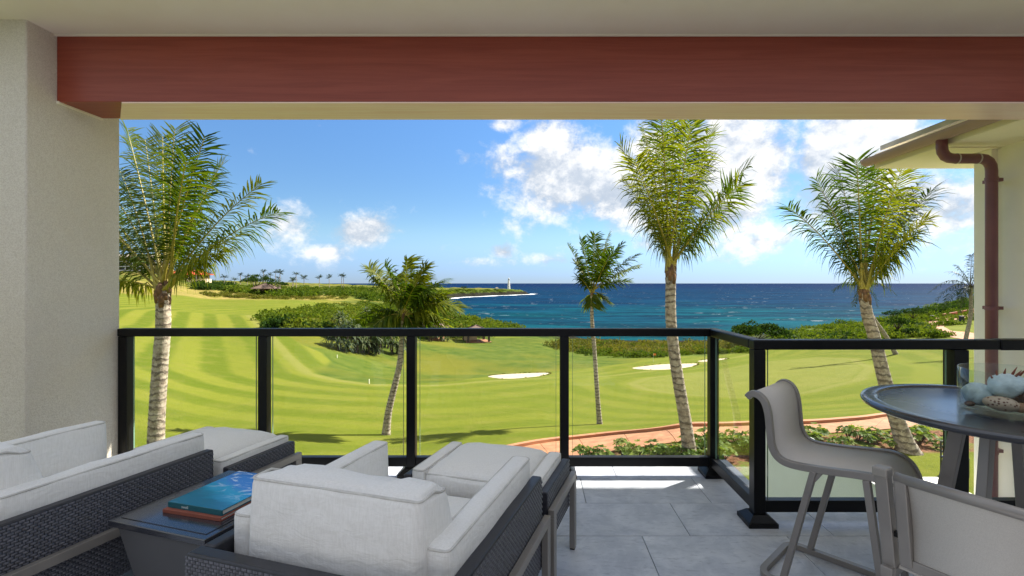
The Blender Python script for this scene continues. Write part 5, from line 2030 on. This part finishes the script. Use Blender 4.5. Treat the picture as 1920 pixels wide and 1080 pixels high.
# planting bed: leafy ground-cover plants
def bed_plant_mesh(seed):
    rng = np.random.default_rng(seed)
    V, Q, T_ = [], [], []
    for st_ in range(15):
        a, q = st_ * 2.4, .30 * math.sqrt((st_ + .5) / 15)
        hc = np.array([math.cos(a) * q, math.sin(a) * q, .40 - q * .6 + rng.uniform(-.08, .10)])
        tt = rng.uniform(.1, .9)
        out_ = unit(np.array([math.cos(a) * q, math.sin(a) * q, .35]))
        s1 = unit(np.cross(out_, np.array([.3, .7, .1])))
        s2 = np.cross(out_, s1)
        for k in range(10):
            b_ = k * 2.4
            d = unit(s1 * math.cos(b_) + s2 * math.sin(b_) + out_ * (.25 + .10 * (k % 5)))
            L = rng.uniform(.10, .15)
            wv_ = unit(np.cross(d, out_)) * L * .24
            b = len(V)
            V += [hc, hc + d * L * .6 - wv_, hc + d * L - UP * .015, hc + d * L * .6 + wv_]
            T_ += [tt + rng.normal(0, .08)] * 4
            Q.append((b, b + 1, b + 2, b + 3))
    me_ = fast_mesh('leaves', np.array(V), np.array(Q), {'tint': T_})
    me_.materials.append(MATS['garden_leaf'])
    mb_ = MB()
    for k in range(7):
        a = k * .9
        mb_.tube([(0, 0, -.05), (math.cos(a) * .08, math.sin(a) * .08, .15), (math.cos(a) * .2, math.sin(a) * .2, .3)], [.014, .011, .007], 5)
    tm = mb_.mesh('stems')
    tm.materials.append(MATS['wood_bark'])
    return me_, tm


BPM = [bed_plant_mesh(80 + k) for k in range(4)]
rg_ = random.Random(5)
spots = []
for _ in range(4000):
    px, py = rg_.uniform(1090, 1800), rg_.uniform(818, 866)
    lo_ = 850 - (px - 1100) * .105 if px < 1345 else 822 - (px - 1345) * .022
    if py < lo_ + 2 or (px < 1480 and py > 868) or (px >= 1480 and py > lo_ + 28):
        continue
    if any(abs(px - a) / 15 + abs(py - b) / 8 < 1 for a, b in spots):
        continue
    spots.append((px, py))
    if len(spots) >= 64:
        break
for i, (px, py) in enumerate(spots):
    g = hit(px, py)
    rt = empty('bed_plant', g, rg_.uniform(0, 6), 'leafy green ground-cover plant in the bed beside the path', 'plant', 'plants in the bed beside the path')
    sc_ = rg_.uniform(.55, 1.05)
    rt.scale = (sc_ * 1.1, sc_ * 1.1, sc_)
    link('leaves', BPM[i % 4][0], None, rt)
    link('stems', BPM[i % 4][1], None, rt)


# ================================================================== far buildings and small things
plainmat('shingle_brown', srgb(104, 84, 72), 0.85, 0.2, 1.5, 0.5, 8, 0.05)
plainmat('timber_dark', srgb(72, 56, 46), 0.8, 0.15, 3)
plainmat('roof_terracotta', srgb(196, 78, 40), 0.8, 0.12, 0.8, 0.3, 4, 0.05)
plainmat('white_paint', srgb(226, 222, 212), 0.8, 0.05, 0.6)
plainmat('dark_window', srgb(52, 56, 60), 0.25, 0.2, 0.5)
plainmat('tan_stone', srgb(206, 184, 150), 0.9, 0.1, 0.5)
plainmat('grey_roof', srgb(140, 130, 112), 0.85, 0.1, 0.6)
plainmat('clay_wall', srgb(150, 84, 62), 0.9, 0.12, 1.2)
plainmat('black_metal', (0.02, 0.02, 0.022), 0.5, 0.1, 3)


def hip_roof(root, hx, hy, z0, rise, mat, ridge=0.0, over=.0, lip=.18):
    mb_ = MB()
    r = ridge
    mb_.add([(-hx, -hy, z0), (hx, -hy, z0), (hx, hy, z0), (-hx, hy, z0), (-r, 0, z0 + rise), (r + 1e-3, 0, z0 + rise),
             (-hx, -hy, z0 - lip), (hx, -hy, z0 - lip), (hx, hy, z0 - lip), (-hx, hy, z0 - lip)],
            [(0, 1, 5, 4), (1, 2, 5), (2, 3, 4, 5), (3, 0, 4), (6, 7, 1, 0), (7, 8, 2, 1), (8, 9, 3, 2), (9, 6, 0, 3), (9, 8, 7, 6)])
    ro = mb_.build('roof', mat, root)
    cap_ = MB()
    for (a, b) in (((-hx, -hy), -r), ((hx, -hy), r), ((hx, hy), r), ((-hx, hy), -r)):
        cap_.tube([(a[0], a[1], z0 + .05), (b, 0, z0 + rise + .06)], .09, 6)
    cap_.build('ridge_cap', mat, ro)
    return ro


def gazebo(label, px, py, w_, h_, rise, rz):
    g = hit(px, py)
    rt = empty('gazebo', g, rz, label, 'gazebo')
    MB().box(-w_ * 1.05, w_ * 1.05, -w_ * 1.05, w_ * 1.05, -.6, .12).build('deck', 'path_concrete', rt)
    for sx2 in (-1, 1):
        for sy2 in (-1, 1):
            MB().box(sx2 * w_ * .86 - .22, sx2 * w_ * .86 + .22, sy2 * w_ * .86 - .22, sy2 * w_ * .86 + .22, .1, h_).build('post', 'timber_dark', rt)
    MB().box(-w_ * .9, w_ * .2, w_ * .55, w_ * .62, .1, h_ * .95).build('screen_wall', 'tan_stone', rt)
    hip_roof(rt, w_ * 1.25, w_ * 1.25, h_, rise, 'shingle_brown')
    return rt


gazebo('open gazebo with brown hip roof and posts above the cove', 893, 640, 3.0, 2.35, 1.7, .35)
gazebo('brown hip-roofed shelter half hidden behind the curved slim palm', 806, 634, 3.6, 2.6, 1.7, .1)
gazebo('small brown-roofed pavilion among dark trees on the far hillside', 499, 553, 4.2, 3.2, 2.6, .2)

# red-roofed house
D = 330.0
x = (352 - CX) * D / F
zb = CH - (523 - CY) * D / F
rh = empty('red_roofed_house', (x, D, zb), .12, 'long house with orange-red tiled hip roof on the far hill', 'house')
MB().box(-11, 13, -4.5, 4.5, -6, 0).build('foundation', 'tan_stone', rh)
MB().box(-10, 12, -3.5, 4, 0, 2.9).build('wall', 'timber_dark', rh)
for k in range(9):
    MB().box(-9.3 + k * 2.4, -9.0 + k * 2.4, -4.3, -4.0, .02, 2.9).build('post', 'white_paint', rh)
for k in range(8):
    wn = MB().box(-8.6 + k * 2.4, -7.1 + k * 2.4, -3.56, -3.501, .5, 2.3).build('window', 'dark_window', rh)
hip_roof(rh, 14, 6.5, 2.9, 3.2, 'roof_terracotta', 7)
MB().box(-12, 16, -9, -8.4, -7, -.6).build('retaining_wall', 'tan_stone', rh)

# white hotel block
D = 400.0
zb = CH - (516.5 - CY) * D / F
for (lab, xl, xr, ztop) in (('white balconied apartment block on the far hill, next to the pillar edge', 195, 250, 483), ('white balconied apartment block under a sloping grey roof on the far hill', 258, 306, 484)):
    X0, X1 = (xl - CX) * D / F, (xr - CX) * D / F
    H = CH - (ztop - CY) * D / F - zb
    hb = empty('apartment_block', ((X0 + X1) / 2, D, zb), 0.0, lab, 'building')
    hw = (X1 - X0) / 2
    MB().box(-hw, hw, 1.5, 10, -3, H).build('wall', 'timber_dark', hb)
    fl = 4
    for k in range(fl + 1):
        MB().box(-hw, hw, -.6, 1.5, H * k / fl - .22, H * k / fl + .22).build('balcony_slab', 'white_paint', hb)
    nb = 4
    for k in range(nb + 1):
        xx = -hw + 2 * hw * k / nb
        MB().box(xx - .3, xx + .3, -.85, -.61, -3, H + .2).build('column', 'white_paint', hb)
    for k in range(fl):
        for j in range(nb):
            xx = -hw + 2 * hw * (j + .5) / nb
            wn = MB().box(xx - hw / nb * .6, xx + hw / nb * .6, 1.40, 1.495, H * k / fl + .4, H * (k + .8) / fl).build('window', 'dark_window', hb)
        MB().box(-hw + .2, hw - .2, -.55, -.5, H * k / fl + .25, H * k / fl + .95).build('balustrade', 'white_paint', hb)
    ro = hip_roof(hb, hw + 1.2, 7.5, H + .45, 2.6, 'grey_roof', hw * .5)
    ro.location.y = 5.0

# lighthouse
D = 935.0
x = (954 - CX) * D / F
zb = ground_z(x, D)
zt = CH - (521.0 - CY) * D / F
H = zt - zb
lh = empty('lighthouse', (x, D, zb), 0, 'tall white lighthouse tower on the rocky headland', 'lighthouse')
MB().lathe([(2.9, -2), (2.75, 0), (1.75, H * .80), (1.75, H * .805)], 24).build('tower', 'white_paint', lh, smooth=False)
MB().lathe([(2.5, H * .806), (2.6, H * .812), (2.6, H * .83), (2.5, H * .835)], 24).build('gallery', 'white_paint', lh)
MB().lathe([(1.25, H * .836), (1.25, H * .93)], 16).build('lantern_room', 'dark_window', lh)
MB().lathe([(1.5, H * .931), (1.4, H * .95), (.4, H * .99), (.1, H)], 16).build('dome', 'white_paint', lh)
for k in range(3):
    MB().box(-.35, .35, -2.66 + .33 * k, -2.2 + .33 * k, H * (.2 + .2 * k), H * (.2 + .2 * k) + 1.4).build('window', 'dark_window', lh)
x2 = (932 - CX) * D / F
hs = empty('keepers_hut', (x2, D - 5, ground_z(x2, D - 5)), 0, 'tiny pale hut beside the lighthouse', 'hut')
MB().box(-2.5, 2.5, -2, 2, -1, 2.6).build('wall', 'white_paint', hs)
hip_roof(hs, 3.0, 2.5, 2.7, 1.2, 'grey_roof', 1)

# low clay wall and bollards by the curving path
g0, g1 = hit(1768, 596), hit(1830, 585)
cw = empty('garden_wall', g0, 0, 'low clay-red wall along the far edge of the curving path', 'wall')
mb = MB()
dv = g1 - g0
mb.bar((0, 0, .35), (dv.x, dv.y, dv.z + .35), .4, 1.5)
mb.build('wall_body', 'clay_wall', cw, bevel=0.02)
MB().bar((0, 0, 1.16), (dv.x, dv.y, dv.z + 1.16), .5, .12).build('wall_cap', 'clay_wall', cw, bevel=0.01)
for (px, py, lab) in ((1748, 600, 'black bollard at the outer bend of the curving path'), (1803, 602, 'black bollard on the lawn inside the curving path')):
    g = hit(px, py)
    bo = empty('bollard', g, 0, lab, 'bollard', 'bollards along the curving path')
    MB().box(-.42, .42, -.42, .42, -.2, 1.25).build('bollard_body', 'black_metal', bo, bevel=0.02)
    MB().box(-.5, .5, -.5, .5, 1.26, 1.4).build('bollard_cap', 'black_metal', bo, bevel=0.02)

# yardage stakes and flagstick
plainmat('stake_white', srgb(232, 228, 206), 0.7, 0.03)
plainmat('flag_orange', srgb(220, 120, 40), 0.7, 0.03)
for (px, py, lab) in ((692, 719.5, 'short white stake in the grass of the hollow'), (632, 671, 'short white stake near the dry edge of the fairway')):
    g = hit(px, py)
    st_ = empty('marker_stake', g, 0, lab, 'stake', 'marker stakes on the course')
    MB().box(-.035, .035, -.035, .035, -.1, .36).build('stake_body', 'stake_white', st_)
    MB().frustum(-.035, .035, -.035, .035, .3605, -.005, .005, -.005, .005, .40).build('stake_tip', 'stake_white', st_)
g = hit(1225, 679)
fs_ = empty('flagstick', g, 0, 'short flagstick with small orange flag behind the bunker', 'flagstick')
MB().tube([(0, 0, -.1), (0, 0, 1.5)], .02, 6).build('stick', 'stake_white', fs_)
MB().box(.02, .45, -.01, .01, 1.15, 1.48).build('flag', 'flag_orange', fs_)

# black garden chair on the lawn below
g = hit(1790, 893)
gc = empty('garden_chair', g, .5, 'black metal garden chair on the lawn below, beside the terrace', 'chair')
for (a, b) in ((-.2, -.2), (.2, -.2), (-.2, .2), (.2, .2)):
    MB().box(a - .014, a + .014, b - .014, b + .014, -.05, .44 if b < 0 else .85).build('leg', 'black_metal', gc)
MB().box(-.22, .22, -.22, .22, .44, .465).build('seat', 'black_metal', gc)
for k in range(3):
    MB().box(-.186, .186, .192, .208, .55 + k * .12, .60 + k * .12).build('back_slat', 'black_metal', gc)
